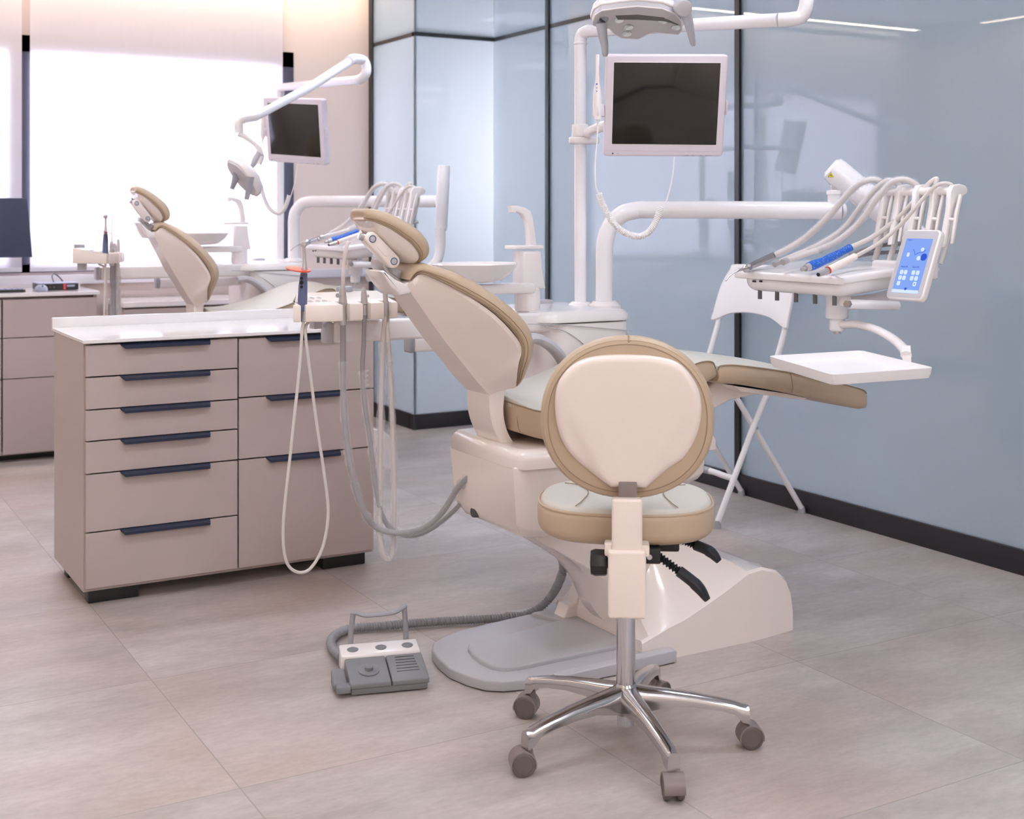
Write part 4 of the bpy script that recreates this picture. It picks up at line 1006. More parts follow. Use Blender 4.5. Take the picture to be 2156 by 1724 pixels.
dk = [((a-1350)/FPX*3.42, (b-42)*ky) for a, b in ((1294, 29), (1340, 27), (1395, 33), (1430, 48), (1395, 40), (1340, 37), (1300, 37))]
obj('louvre', slab(BM(), dk, 0.005, 0.0075, 0.001, r0=0, fr=frl), 'dark_grey', hdd)
def lobe(pts, rad, parent): obj('handle', tube(BM(), catmull(pts, 5), rad, 14, flat=0.6), 'grey_plastic', parent, label='grey lamp handle')
def rads(n, a, b): return [a+(b-a)*i/(n-1)+(-0.35*b if i == n-1 else 0) for i in range(n)]
lobe([P(1436, 12, D=3.38), P(1446, 35, D=3.38), P(1453, 62, D=3.38), P(1460, 97, D=3.38)], rads(16, 0.0215, 0.0085), hdd)
lobe([P(1266, 50, D=3.42), P(1269, 75, D=3.42), P(1273, 97, D=3.42), P(1274, 119, D=3.42)], rads(16, 0.0165, 0.0085), hdd)
obj('handle_mount', cyl(BM(), P(1428, 14, D=3.42), P(1441, 18, D=3.36), 0.022, n=20, bev=0.004), 'light_grey', hdd)

# monitor on the pole
mo = thing('pole_monitor', 'square white framed monitor with black screen on the lamp pole right of centre', 'monitor', P(1400, 290, D=4.05))
DM = 4.0
def mq(px, py, h=0.0): return P(px, py, D=DM-h-0.06*(1-(py-114)/215.0))
def quadslab(corners, h0, h1, r, m, parent, name, rr=0.012, label=None):
    TL, TR, BR, BL = corners
    o = (TL+TR+BR+BL)/4; ux = ((TR-TL)+(BR-BL)).normalized(); vy = ((TL-BL)+(TR-BR)).normalized(); un = ux.cross(vy).normalized(); 
    if un.dot(Vector((0, -1, 0))) < 0: un = -un
    pts = [((q-o).dot(ux), (q-o).dot(vy)) for q in (TL, TR, BR, BL)]
    # round the corners
    out = []
    for i in range(4):
        p0, p1, p2 = Vector(pts[i-1]), Vector(pts[i]), Vector(pts[(i+1) % 4]); a = p1+(p0-p1).normalized()*rr; b = p1+(p2-p1).normalized()*rr
        for k in range(5):
            t_ = k/4; out.append(a*(1-t_)**2+p1*2*t_*(1-t_)+b*t_**2)
    return obj(name, slab(BM(), out, h0, h1, r, r0=r, seg=3, fr=(o, ux, vy, un)), m, parent, label=label), (o, ux, vy, un)
cs4 = [mq(1276, 114), mq(1534, 116), mq(1522, 331), mq(1271, 328)]
cas, MF = quadslab(cs4, -0.04, 0.0, 0.006, 'monitor_frame', mo, 'casing')
quadslab([mq(1291, 130), mq(1518, 132), mq(1509, 307), mq(1287, 304)], -0.002, 0.0010, 0.0004, 'white_plastic', mo, 'screen_bezel', rr=0.002)
scr, _ = quadslab([mq(1292.5, 131), mq(1517, 133), mq(1508, 305.5), mq(1288.5, 302.5)], -0.001, 0.0016, 0.0003, 'screen_black', mo, 'screen', rr=0.002, label='black switched-off screen')
o_, ux_, vy_, un_ = MF
bm = BM(); a = mq(1273, 316); b = mq(1521, 319); tube(bm, [a+un_*0.0001, b+un_*0.0001], 0.0007, 5); obj('bezel_groove', bm, 'light_grey', mo)
q = mq(1290, 323); obj('power_button', lathe(BM(), [(0, 0), (0.0026, 0), (0.002, 0.001), (0, 0.001)], q, un_, n=14), 'ink', mo)
q = mq(1300, 323.5); obj('indicator', lathe(BM(), [(0, 0), (0.0011, 0), (0.001, 0.0006), (0, 0.0006)], q, un_, n=10), 'ink', mo)
def text(s, size, pos, ux, uy, m, parent, name='lettering'):
    cu = bpy.data.curves.new(name, 'FONT'); cu.body = s; cu.size = size; cu.extrude = 0.0002; cu.align_x = 'CENTER'; cu.align_y = 'CENTER'; cu.resolution_u = 3
    o = bpy.data.objects.new(name, cu); C.objects.link(o); bpy.context.view_layer.update()
    me = bpy.data.meshes.new_from_object(o); bpy.data.objects.remove(o)
    ux = Vector(ux).normalized(); uy = Vector(uy).normalized(); un2 = ux.cross(uy)
    M = Matrix((ux, uy, un2)).transposed().to_4x4(); M.translation = pos
    o = bpy.data.objects.new(name, me); C.objects.link(o); me.materials.clear(); me.materials.append(MATS[m])
    if parent: o.parent = parent; M = wmat(parent).inverted() @ M
    me.transform(M); return o
for s_, px in (('POWER', 1446), ('-  AU +', 1458), ('+ SEL +', 1476), ('MENU  EXIT', 1491)):
    text(s_, 0.0034, mq(px, 327.2)+un_*0.0004, ux_, vy_, 'ink', mo)
obj('side_clip', addbox(BM(), (-0.004, -0.022, -0.03), (0.004, 0.022, -0.008), 0.002, M=Matrix.Translation(mq(1531, 228)) @ Matrix((ux_, vy_, un_)).transposed().to_4x4()), 'monitor_frame', mo)
bp0 = Vector((base.x, base.y, P(1222, 296, D=dl).z))
bm = slab(BM(), rrect(0.105, 0.06, 0.028, 0, 0), -0.012, 0.012, 0.006, r0=0.008, fr=(bp0+Rt*0.012, Rt, Fw, Up)); cl = obj('pole_clamp', bm, 'white_plastic', mo)
bm = BM(); tube(bm, [bp0+Up*0.025+Rt*0.02, P(1262, 268, D=4.12), P(1330, 250, D=4.05)], 0.017, 14, flat=0.9); cyl(bm, bp0+Up*0.012, bp0+Up*0.055, 0.03, n=24, bev=0.004)
obj('bracket_arm', bm, 'white_plastic', mo)
# intraoral camera in its clip
ic = thing('intraoral_camera', 'slim white intraoral camera with blue buttons clipped to the left side of the nearer monitor', 'intraoral camera', P(1258, 250, D=3.98))
def ip(a, b, D=3.975): return P(a, b, D=D)
obj('body', tube(BM(), catmull([ip(1258, 115), ip(1258, 150), ip(1258, 185), ip(1258, 225), ip(1259, 252)], 5), [0.0062]*5+[0.0062, 0.0065, 0.007, 0.008, 0.009]+[0.0115, 0.013, 0.0135, 0.0137, 0.0138]+[0.0135, 0.013, 0.0125, 0.012, 0.0115]+[0.011], 16), 'white_plastic', ic)
obj('holder_clip', addbox(addbox(BM(), (-0.015, -0.014, -0.03), (0.012, 0.014, 0.008), 0.004, M=Matrix.Translation(ip(1261, 225, 3.98))), (0.01, -0.01, -0.03), (0.03, 0.006, 0.006), 0.002, M=Matrix.Translation(ip(1261, 225, 3.98))), 'monitor_frame', ic)
for py in (177, 185, 192): obj('button', lathe(BM(), [(0, 0), (0.0026, 0), (0.002, 0.001), (0, 0.001)], P(1256.5, py, D=3.9605), -Fw, n=(14 if py == 177 else 3)), 'ink_blue', ic)
obj('strain_relief', tube(BM(), [ip(1259, 250), ip(1259, 266)], [0.0055, 0.003], 12), 'white_plastic', ic)
thin1 = catmull([ip(1259, 262), ip(1257, 300), ip(1253, 345), ip(1254, 385), ip(1258, 403), ip(1262, 408)], 5)
obj('cord', tube(BM(), thin1, 0.0022, 8), 'white_powder', ic)
axis = catmull([ip(1261, 408), ip(1272, 436), ip(1292, 470), ip(1318, 491), ip(1350, 497), ip(1373, 480), ip(1385, 455), ip(1391, 436)], 60)
hel = []; L_ = 0
tn = len(axis)
for i in range(tn):
    d = (axis[min(i+1, tn-1)]-axis[max(i-1, 0)]).normalized(); s = d.cross(Fw).normalized()
    if i: L_ += (axis[i]-axis[i-1]).length
    th = L_/0.0052*2*PI; hel.append(axis[i]+s*0.0084*math.cos(th)+Fw*0.0084*math.sin(th))
obj('coiled_cord', tube(BM(), hel, 0.0026, 6), 'white_powder', ic)
obj('cord', tube(BM(), catmull([ip(1391, 436), ip(1399, 434), ip(1410, 400), ip(1417, 365), ip(1420, 330)], 5), 0.0022, 8), 'white_powder', ic)

# ------------------------------------------------------------------ delivery arm and table
AB = P(1273, 642, Y=3.62); da = AB.x*_u.y+AB.y*_v.y
ta_ = thing('delivery_table', 'white delivery table with touch screen on a swinging tube arm above the leg rest', 'delivery table', AB)
def tob(name, bm, m, parent=ta_, **k): return obj(name, bm, m, parent, **k)
pts = [P(1272, 645, D=da), P(1272, 560, D=da)]+catmull([P(1272, 545, D=da), P(1274, 508, D=da), P(1287, 473, D=da), P(1312, 450, D=da-0.01), P(1345, 441, D=da-0.01)], 8)+[P(1560, 442, D=4.28), P(1772, 444, D=4.22)]
n = len(pts); tob('tube_arm', tube(BM(), pts, [0.0296]*(n-1)+[0.0296], 28), 'white_tube')
tob('tube_end', lathe(BM(), [(0.0296, 0), (0.0285, 0.006), (0.022, 0.014), (0.0, 0.018)], P(1771, 444, D=4.22), Rt, n=28), 'white_tube')
pb = P(1757, 444, D=4.225)
tob('pivot_post', lathe(BM(), [(0.0, 0.0), (0.0225, 0.0), (0.0225, 0.052), (0.026, 0.054), (0.026, 0.066), (0.0225, 0.068), (0.0, 0.068)], pb), 'white_tube')
tob('pivot_pin', cyl(BM(), pb+Up*0.06, pb+Up*0.09, 0.012), 'steel')
A0 = P(1757, 358, D=4.23); A1 = P(1960, 528, D=4.16)
tob('spring_arm', lathe(BM(), [(0, 0), (0.03, 0.002), (0.042, 0.012), (0.045, 0.03), (0.044, (A1-A0).length), (0.0, (A1-A0).length)], A0-(A1-A0).normalized()*0.02, A1-A0, n=30), 'white_tube')
warn_tri(ta_, 1749, 368, 4.155, 0.009)
XT = 2.696; cA = P(1770, 594, X=XT); cB = P(1548, 577, X=XT)
zT = 1.055
yA, yB = cA.y, cB.y
LX = 0.31
tout = [(XT, yA+0.02), (XT+0.01, yA+0.004), (XT+0.10, yA-0.0), (XT+LX, yA+0.01), (XT+LX, yB-0.01), (XT+0.12, yB), (XT+0.02, yB-0.005), (XT+0.002, yB-0.03)]
tout = [(p.x, p.y) for p in catmull([Vector((a, b, 0)) for a, b in tout], 3, True)]
def rise(co): return Vector((co.x, co.y, co.z+(co.x-XT)*0.10))
tob('table_top', slab(BM(), tout, zT-0.012, zT+0.012, 0.010, r0=0.004, seg=4, fun=rise, crown=0.004), 'white_plastic', ang=60)
lo_ = rrect(LX-0.016, yB-yA-0.016, 0.06, XT+LX/2, (yA+yB)/2, 8)
tob('table_base', slab(BM(), lo_, zT-0.055, zT-0.010, 0.0, r0=0.038, seg=5, fun=rise), 'white_plastic', ang=50)
for px in (1600, 1636, 1676, 1716, 1757):
    q = P(px, 606, X=XT+0.035); tob('hose_socket', cyl(BM(), (q.x, q.y, zT-0.076), (q.x, q.y, zT-0.045), 0.0068, n=16), 'dark_grey')
for px, w_ in ((1591, 0.008), (1605, 0.006)):
    q = P(px, 592, X=XT+0.013); tob('port', addbox(BM(), (q.x-0.008, q.y-w_, q.z-0.003), (q.x+0.004, q.y+w_, q.z+0.003), 0.001), 'ink')
pp_ = P(1762, 640, D=3.93)
tob('support_post', lathe(BM(), [(0, 0), (0.032, 0), (0.034, 0.004), (0.034, 0.11), (0, 0.11)], (pp_.x, pp_.y, P(1762, 670, D=3.93).z), n=30), 'white_tube')
q = P(1762, 697, D=3.93); tob('post_foot', lathe(BM(), [(0, 0), (0.02, 0), (0.023, 0.004), (0.023, 0.045), (0, 0.045)], (pp_.x, pp_.y, q.z), n=24), 'white_tube')
tob('post_bolt', cyl(BM(), (pp_.x, pp_.y, q.z-0.008), (pp_.x, pp_.y, q.z+0.002), 0.012), 'steel')
tob('under_beam', tube(BM(), [P(1775, 640, D=3.95), P(1840, 632, D=4.0), P(1925, 612, D=4.05), P(1958, 560, D=4.07)], [0.022, 0.02, 0.022, 0.03], 16, flat=1.2), 'white_plastic')
tob('handle', cyl(BM(), P(1786, 640, D=3.80), P(1891, 643, D=3.86), 0.0145, n=22, bev=0.004), 'white_tube')
tob('handle_mount', lathe(BM(), [(0, -0.012), (0.016, -0.010), (0.02, 0), (0.016, 0.02), (0, 0.022)], P(1779, 637, D=3.86), Up), 'white_plastic')
tob('handle_bolt', cyl(BM(), P(1790, 640, D=3.80), P(1782, 640, D=3.785), 0.011, n=6), 'chrome')
# tray
Zt = 0.85
L4 = [P(a, b, Z=Zt) for a, b in ((1617, 750), (1752, 788), (1968, 775), (1813, 737))]
cen = sum(L4, Vector())/4; e1 = ((L4[1]-L4[0])+(L4[2]-L4[3]))/2; e2 = ((L4[2]-L4[1])+(L4[3]-L4[0]))/2
tr = thing('instrument_tray', 'empty white rectangular tray on a curved arm below the delivery table', 'tray', cen)
h1, h2 = e1/2, e2/2
def tquad(s, z): return [cen+h1*a*s+h2*b*s+Vector((0, 0, z)) for a, b in ((-1, -1), (1, -1), (1, 1), (-1, 1))]
def rq(pts, r=0.02, n=5):
    out = []
    for i in range(4):
        p0, p1, p2 = pts[i-1], pts[i], pts[(i+1) % 4]; a = p1+(p0-p1).normalized()*r; b = p1+(p2-p1).normalized()*r
        for k in range(n+1): t_ = k/n; out.append(a*(1-t_)**2+p1*2*t_*(1-t_)+b*t_**2)
    return out
bm = loft(BM(), [rq(tquad(0.93, -0.028)), rq(tquad(0.965, -0.027)), rq(tquad(0.985, -0.018)), rq(tquad(1.0, 0.0)), rq(tquad(0.985, 0.001)), rq(tquad(0.965, -0.017)), rq(tquad(0.945, -0.021)), rq(tquad(0.90, -0.022))])
obj('tray_pan', bm, 'white_powder', tr, ang=50)
ae = P(1910, 762, D=3.52)
pt = catmull([Vector((pp_.x, pp_.y, P(1762, 685, D=3.93).z)), P(1800, 683, D=3.88), P(1840, 692, D=3.80), P(1878, 712, D=3.70), P(1903, 735, D=3.60), P(1908, 748, D=3.55)], 6)
obj('tray_arm', tube(BM(), pt, 0.012, 14, flat=1.3), 'white_plastic', tr)
obj('tray_arm_end', tube(BM(), [P(1908, 730, D=3.57), P(1910, 768, D=3.55)], 0.016, 4), 'white_plastic', tr)
# touch panel
tilt = math.radians(22)
pc_ = P(1922, 556, D=3.70); tx = Vector((0, -1, 0)); tu = Vector((math.sin(tilt), 0, math.cos(tilt))); tn_ = tx.cross(tu).normalized()
if tn_.x > 0: tn_ = -tn_
TF = (pc_, tx, tu, tn_)
tp = tob('touch_panel', slab(BM(), rrect(0.138, 0.214, 0.016), -0.022, 0.0, 0.005, r0=0.005, fr=TF), 'white_plastic')
obj('panel_glass', slab(BM(), rrect(0.128, 0.204, 0.010), -0.001, 0.001, 0.0005, r0=0, fr=TF), 'light_grey', tp)
obj('panel_screen', slab(BM(), rrect(0.098, 0.164, 0.002, 0, -0.004), 0.0, 0.0014, 0.0002, r0=0, fr=TF), 'screen_blue', tp, label='lit blue touch screen')
def ui(cx, cy, w_, h_, m='screen_icon', rnd=None): 
    obj('screen_icon', slab(BM(), rrect(w_, h_, min(w_, h_)*0.3 if rnd is None else rnd, cx, cy, 3), 0.0012, 0.0018, 0.0001, r0=0, fr=TF), m, tp)
for i, cx in enumerate((-0.032, -0.017, 0.012, 0.028)):
    for j, cy in enumerate((-0.026, -0.043)): ui(cx, cy, 0.0125, 0.0135)
ui(-0.032, -0.060, 0.0125, 0.0135); ui(0.028, -0.060, 0.0125, 0.0135); ui(0, -0.0835, 0.098, 0.010, 'screen_icon', 0.001)
ui(0.0, -0.076, 0.009, 0.009, 'screen_dark', 0.0044); ui(0.028, -0.060, 0.005, 0.006, 'screen_dark'); ui(0.034, 0.022, 0.022, 0.022, 'screen_dark', 0.010)
ui(0.022, 0.045, 0.012, 0.012, 'screen_icon', 0.0055); ui(0.016, 0.018, 0.014, 0.014, 'screen_icon', 0.0065); ui(-0.026, 0.028, 0.010, 0.013)
text('Mode OFF', 0.006, pc_+tx*-0.026+tu*-0.0095+tn_*0.0022, tx, tu, 'ink_blue', tp); text('Endo OFF', 0.006, pc_+tx*0.016+tu*-0.0095+tn_*0.0022, tx, tu, 'ink_blue', tp)
text('< Menu 1', 0.005, pc_+tx*-0.034+tu*0.073+tn_*0.0022, tx, tu, 'ink_blue', tp)
bm = tube(BM(), catmull([pc_+tx*a+tu*b+tn_*0.002 for a, b in ((-0.012, 0.045), (-0.004, 0.036), (0.0, 0.028), (0.010, 0.034), (0.026, 0.036), (0.034, 0.044))], 5), 0.0007, 5)
obj('screen_graph', bm, 'screen_dark', tp)
# whip arms at the rear
XW = 2.985
ys_ = []
for k, px in enumerate((1872, 1903, 1940, 1977, 2013)):
    y = P(px, 405, X=XW).y; ys_.append(y); z = P(px, 400, X=XW).z
    pr_ = [(-0.062, -0.165), (-0.046, -0.165), (-0.036, -0.125), (-0.026, -0.08), (-0.004, -0.040), (0.018, -0.020), (0.038, -0.010), (0.040, 0.004), (0.030, 0.014), (0.006, 0.018), (-0.020, 0.014), (-0.032, -0.004), (-0.036, -0.05), (-0.050, -0.11)]
    wa = tob('whip_arm', prismY(BM(), [(XW+a, z+b) for a, b in pr_], y-0.009, y+0.009, 0.004), 'white_plastic')
    p2 = [(-0.050, -0.155), (-0.040, -0.155), (-0.018, -0.06), (-0.004, -0.016), (-0.014, -0.012), (-0.03, -0.06)]
    bm = prismY(BM(), [(XW+a-0.0, z+b) for a, b in p2], y-0.030, y-0.020, 0.003); tube(bm, [(XW-0.04, y, z-0.085), (XW-0.025, y-0.028, z-0.085)], 0.005, 8)
    obj('whip_strut', bm, 'white_plastic', wa)
zz = P(1940, 402, X=XW).z
tob('whip_axle', cyl(BM(), (XW-0.008, ys_[0]+0.02, zz-0.002), (XW-0.008, ys_[-1]-0.006, zz-0.002), 0.0135, n=18), 'white_plastic')
tob('whip_base', addbox(BM(), (XT+LX-0.10, ys_[-1]+0.07, zT+0.0), (XT+LX-0.01, ys_[0]-0.0, zT+0.055), 0.012, seg=3), 'white_plastic')
# handpieces with their hoses
def zpt(a, b, z): return P(a, b, Z=z)
def handp(name, label, cat, body, hose, r, hm, extra=None, sl=True):
    t = thing(name, label, cat, body[0])
    pts = [body[-1]]+hose; pc = catmull(pts, 9)
    obj('hose', tube(BM(), pc, r, 12), hm, t)
    if sl: 
        rr = [r*(1.42+0.14*math.sin(i*1.9)+random.uniform(-.08, .08)) for i in range(len(pc)-10)]
        obj('clear_sleeve', tube(BM(), pc[:len(rr)], rr, 10, cap=False), 'wrap', t, ang=80, label='crinkled clear plastic sleeve')
    return t
def dd(a, b, d): return P(a, b, D=d)
def tail(k, d=4.24):
    y = ys_[k]; return [Vector((XW+0.0, y+0.012, zz+0.012)), Vector((XW+0.016, y+0.012, zz-0.03)), Vector((XW-0.005, y+0.012, zz-0.11)), Vector((XW-0.05, y+0.012, zT+0.05))]
b1 = [dd(1553, 580, 4.06), dd(1568, 566, 4.08), dd(1632, 537, 4.13)]
t = handp('air_water_syringe', 'chrome three-way syringe with a bent tip, leftmost on the delivery table', 'syringe', b1, [dd(1662, 522, 4.12), dd(1700, 497, 4.10), dd(1745, 455, 4.06), dd(1788, 405, 4.02), dd(1815, 384, 3.99), dd(1845, 379, 3.975)]+tail(0), 0.0095, 'hose_light')
obj('barrel', tube(BM(), [dd(1572, 563, 4.085), dd(1590, 556, 4.10), dd(1632, 537, 4.14)], [0.009, 0.0105, 0.0125], 18), 'polished_alu', t)
obj('head', lathe(BM(), [(0, -0.014), (0.011, -0.012), (0.0135, 0), (0.011, 0.012), (0, 0.014)], dd(1574, 565, 4.08), (0.3, -1, 0.2), n=12), 'chrome', t)
obj('nozzle', tube(BM(), [dd(1570, 565, 4.08), dd(1556, 568, 4.07), dd(1544, 575, 4.06), dd(1534, 583, 4.05), dd(1528, 591, 4.04)], [0.005, 0.004, 0.0022, 0.002, 0.0026], 12), 'chrome', t)
obj('button', cyl(BM(), dd(1577, 562, 4.066), dd(1577, 559, 4.055), 0.005), 'steel', t)
b2 = [dd(1632, 556, 3.98), dd(1700, 527, 4.06)]
t = handp('handpiece_hose', 'sleeved handpiece hose with an open clear end, second from left on the delivery table', 'handpiece hose', b2, [dd(1738, 508, 4.05), dd(1780, 478, 4.03), dd(1815, 432, 3.99), dd(1845, 397, 3.96), dd(1872, 380, 3.94)]+tail(1), 0.0085, 'hose_light')
obj('connector', tube(BM(), [b2[0], dd(1648, 548, 4.0), b2[1]], [0.007, 0.0085, 0.009], 16), 'hose_light', t); obj('coupling', tube(BM(), [dd(1630, 557, 3.978), dd(1640, 552, 3.99)], 0.0092, 14), 'steel', t)
b3 = [dd(1648, 552, 3.93), dd(1722, 526, 4.02)]
t = handp('handpiece_hose', 'sleeved handpiece hose with a steel coupling, lying just left of the blue one', 'handpiece hose', b3, [dd(1765, 506, 4.00), dd(1808, 470, 3.97), dd(1845, 420, 3.93), dd(1875, 386, 3.90), dd(1905, 378, 3.88)]+tail(2), 0.0085, 'hose_light')
obj('coupling', tube(BM(), [b3[0], dd(1657, 548, 3.94)], [0.010, 0.0098], 16), 'steel', t); obj('connector', tube(BM(), [dd(1655, 549, 3.94), b3[1]], [0.0085, 0.009], 16), 'hose_light', t)
b4 = [dd(1689, 568, 3.84), dd(1704, 562, 3.86), dd(1788, 522, 3.94)]
t = handp('micromotor', 'micromotor in a bright blue protective mesh on the delivery table', 'handpiece', b4, [dd(1835, 500, 3.93), dd(1885, 464, 3.90), dd(1925, 424, 3.86), dd(1955, 388, 3.83), dd(1972, 377, 3.815)]+tail(3), 0.0078, 'hose_light', sl=False)
n = 18; pc = catmull([dd(1702, 562, 3.86), dd(1730, 551, 3.885), dd(1760, 537, 3.91), dd(1790, 521, 3.94)], 6)
obj('mesh_sleeve', tube(BM(), pc, [0.0135, 0.0145, 0.015, 0.015, 0.0145, 0.0138, 0.013, 0.0125, 0.0125, 0.013, 0.013, 0.0125, 0.012, 0.0115, 0.011, 0.011, 0.0115, 0.012, 0.012][:len(pc)], 18), 'blue_sleeve', t, label='bright blue mesh sleeve')
obj('coupling', tube(BM(), [dd(1688, 568, 3.835), dd(1695, 565, 3.845), dd(1695.2, 565, 3.845), dd(1703, 562, 3.855)], [0.0055, 0.0055, 0.010, 0.0125], 16), 'steel', t)
b5 = [dd(1724, 578, 3.76), dd(1742, 570, 3.78), dd(1800, 540, 3.86)]
t = handp('scaler_handpiece', 'white pen-shaped scaler handpiece with steel tip, rightmost on the delivery table', 'handpiece', b5, [dd(1850, 512, 3.85), dd(1895, 474, 3.83), dd(1932, 432, 3.80), dd(1962, 398, 3.78), dd(1985, 386, 3.765)]+tail(4), 0.0058, 'hose_light', sl=False)
obj('grip', tube(BM(), [dd(1743, 569, 3.78), dd(1760, 561, 3.80), dd(1800, 540, 3.86)], [0.0108, 0.0112, 0.0105], 18), 'ivory', t)
obj('steel_tip', tube(BM(), [dd(1723, 578, 3.755), dd(1730, 575, 3.765), dd(1742, 570, 3.78)], [0.0065, 0.0085, 0.0105], 18), 'steel', t)
obj('tip_opening', tube(BM(), [dd(1722.3, 578.4, 3.753), dd(1724, 577.6, 3.757)], 0.0052, 14), 'black_rubber', t)
obj('colour_ring', tube(BM(), [dd(1742, 569.6, 3.779), dd(1744.5, 568.5, 3.782)], 0.0113, 18), 'orange_shield', t)
for k, (a0, a1) in enumerate((((1790, 536), (1905, 512)), ((1800, 541), (1895, 530)), ((1820, 530), (1930, 500)))):
    pts = catmull([dd(a0[0], a0[1], 3.98), dd((a0[0]+a1[0])/2-10, (a0[1]+a1[1])/2-4+k*2, 4.02), dd(a1[0], a1[1], 4.06)], 6)
    tob('supply_hose', tube(BM(), pts, 0.006, 10), 'hose_grey')

# ------------------------------------------------------------------ foot control
f0 = P(740, 1467, Z=0); f1 = P(901, 1452, Z=0); fd = (f1-f0); fd.z = 0; fa_ = math.atan2(fd.y, fd.x)
fc = thing('foot_control', 'grey and white foot control with carrying handle on the floor in front of the cabinet', 'foot control', f0, fa_)
W_ = fd.length
def fo(name, bm, m, parent=fc, **k): return obj(name, bm, m, parent, world=False, **k)
def wedge(x0, x1, y0, y1, z0, zf, zb_):
    bm = BM(); v = [bm.verts.new(p) for p in ((x0, y0, z0), (x1, y0, z0), (x1, y1, z0), (x0, y1, z0), (x0, y0, zf), (x1, y0, zf), (x1, y1, zb_), (x0, y1, zb_))]
    for f in ((3, 2, 1, 0), (4, 5, 6, 7), (0, 1, 5, 4), (1, 2, 6, 5), (2, 3, 7, 6), (3, 0, 4, 7)): bm.faces.new([v[i] for i in f])
    return bm
fo('base', bev(wedge(0.0, W_, 0.0, 0.17, 0.003, 0.02, 0.045), 0.003), 'pedal_grey')
fo('left_pedal', bev(wedge(-0.004, W_*0.52, -0.004, 0.118, 0.018, 0.034, 0.062), 0.005, 3), 'pedal_grey')
rp = fo('right_pedal', bev(wedge(W_*0.53, W_+0.004, -0.004, 0.118, 0.018, 0.034, 0.062), 0.005, 3), 'pedal_grey')
bm = BM()
for i in range(6): 
    y = 0.035+i*0.013; z = 0.034+(0.062-0.034)*(y+0.004)/0.122+0.0004; tube(bm, [(W_*0.62+i*0.001, y, z), (W_*0.92-i*0.001, y, z)], 0.0012, 5)
fo('grip_ridges', bm, 'dark_grey', parent=rp)
nv = Vector((0, -0.028, 0.122)).normalized(); pcn = Vector((W_*0.26, 0.05, 0.0475))
fo('joystick', lathe(BM(), [(0, -0.002), (0.028, -0.002), (0.028, 0.002), (0.024, 0.004), (0.012, 0.004), (0.011, 0.009), (0.0115, 0.012), (0.009, 0.014), (0, 0.0145)], pcn, nv, n=26), 'pedal_grey')
wb_ = bev(wedge(-0.012, W_+0.002, 0.112, 0.178, 0.02, 0.068, 0.080), 0.006, 3)
ws = fo('button_strip', wb_, 'white_plastic')
for x in (0.022, W_*0.5-0.002, W_-0.03): fo('button', lathe(BM(), [(0, 0), (0.016, 0), (0.0155, 0.003), (0.010, 0.0055), (0, 0.0065)], (x, 0.145, 0.0715), (0, -0.05, 1), n=24), 'pedal_grey', parent=ws)
bm = bev(wedge(-0.045, -0.008, 0.02, 0.075, 0.010, 0.028, 0.052), 0.006, 3); addbox(bm, (-0.04, -0.01, 0.012), (-0.002, 0.028, 0.030), 0.005)
fo('side_pedal', bm, 'pedal_grey')
hx0, hx1 = 0.035, W_-0.038
bm = BM(); hp_ = [(hx0-0.008, 0.168, 0.055), (hx0-0.001, 0.17, 0.12), (hx0+0.003, 0.168, 0.155)]
tube(bm, [(hx0-0.014, 0.192, 0.04), (hx0-0.012, 0.192, 0.10), (hx0-0.006, 0.192, 0.157)], 0.0075, 12, flat=1.2); tube(bm, [(hx1+0.014, 0.192, 0.04), (hx1+0.012, 0.192, 0.10), (hx1+0.008, 0.192, 0.162)], 0.0075, 12, flat=1.2)
tube(bm, catmull([(hx0-0.008, 0.192, 0.158), (hx0+0.006, 0.182, 0.159), (hx0+0.03, 0.172, 0.154), (hx1-0.03, 0.172, 0.156), (hx1-0.004, 0.182, 0.162), (hx1+0.010, 0.194, 0.166)], 5), 0.0062, 12, flat=1.3)
fo('carrying_handle', bm, 'grey_plastic')
hp2 = [P(720, 1384, Z=0.03), P(703, 1368, Z=0.02), P(697, 1350, Z=0.016), P(712, 1333, Z=0.016), P(745, 1322, Z=0.016), P(800, 1318, Z=0.016), P(870, 1312, Z=0.016), P(960, 1306, Z=0.016), P(1040, 1302, Z=0.016), P(1100, 1296, Z=0.020), P(1140, 1276, Z=0.045), P(1165, 1248, Z=0.09)]
hp2 += [P(1181, 1215, Y=3.26), P(1186, 1190, Y=3.24), P(1180, 1165, Y=3.22), P(1170, 1150, Y=3.20)]
pc0 = catmull(hp2, 40); pc = [pc0[0]]; acc = 0.0
for i in range(1, len(pc0)):
    seg = (pc0[i]-pc0[i-1]).length
    while acc+seg >= 0.0018 and seg > 1e-9:
        f = (0.0018-acc)/seg; q = pc0[i-1].lerp(pc0[i], min(1, f)) if False else pc0[i]; pc.append(q); acc = 0.0; break
    else: acc += seg
rr = []; L_ = 0
dense = []
for i in range(len(pc)-1):
    L_ += (pc[i+1]-pc[i]).length; rr.append(0.0122+0.0018*math.sin(L_/0.0082*2*PI))
rr.append(0.0125)
tag(obj('corrugated_hose', tube(BM(), pc, rr, 12), 'hose_dark', ang=60), 'grey corrugated hose running over the floor from foot control to the dental chair', 'hose')

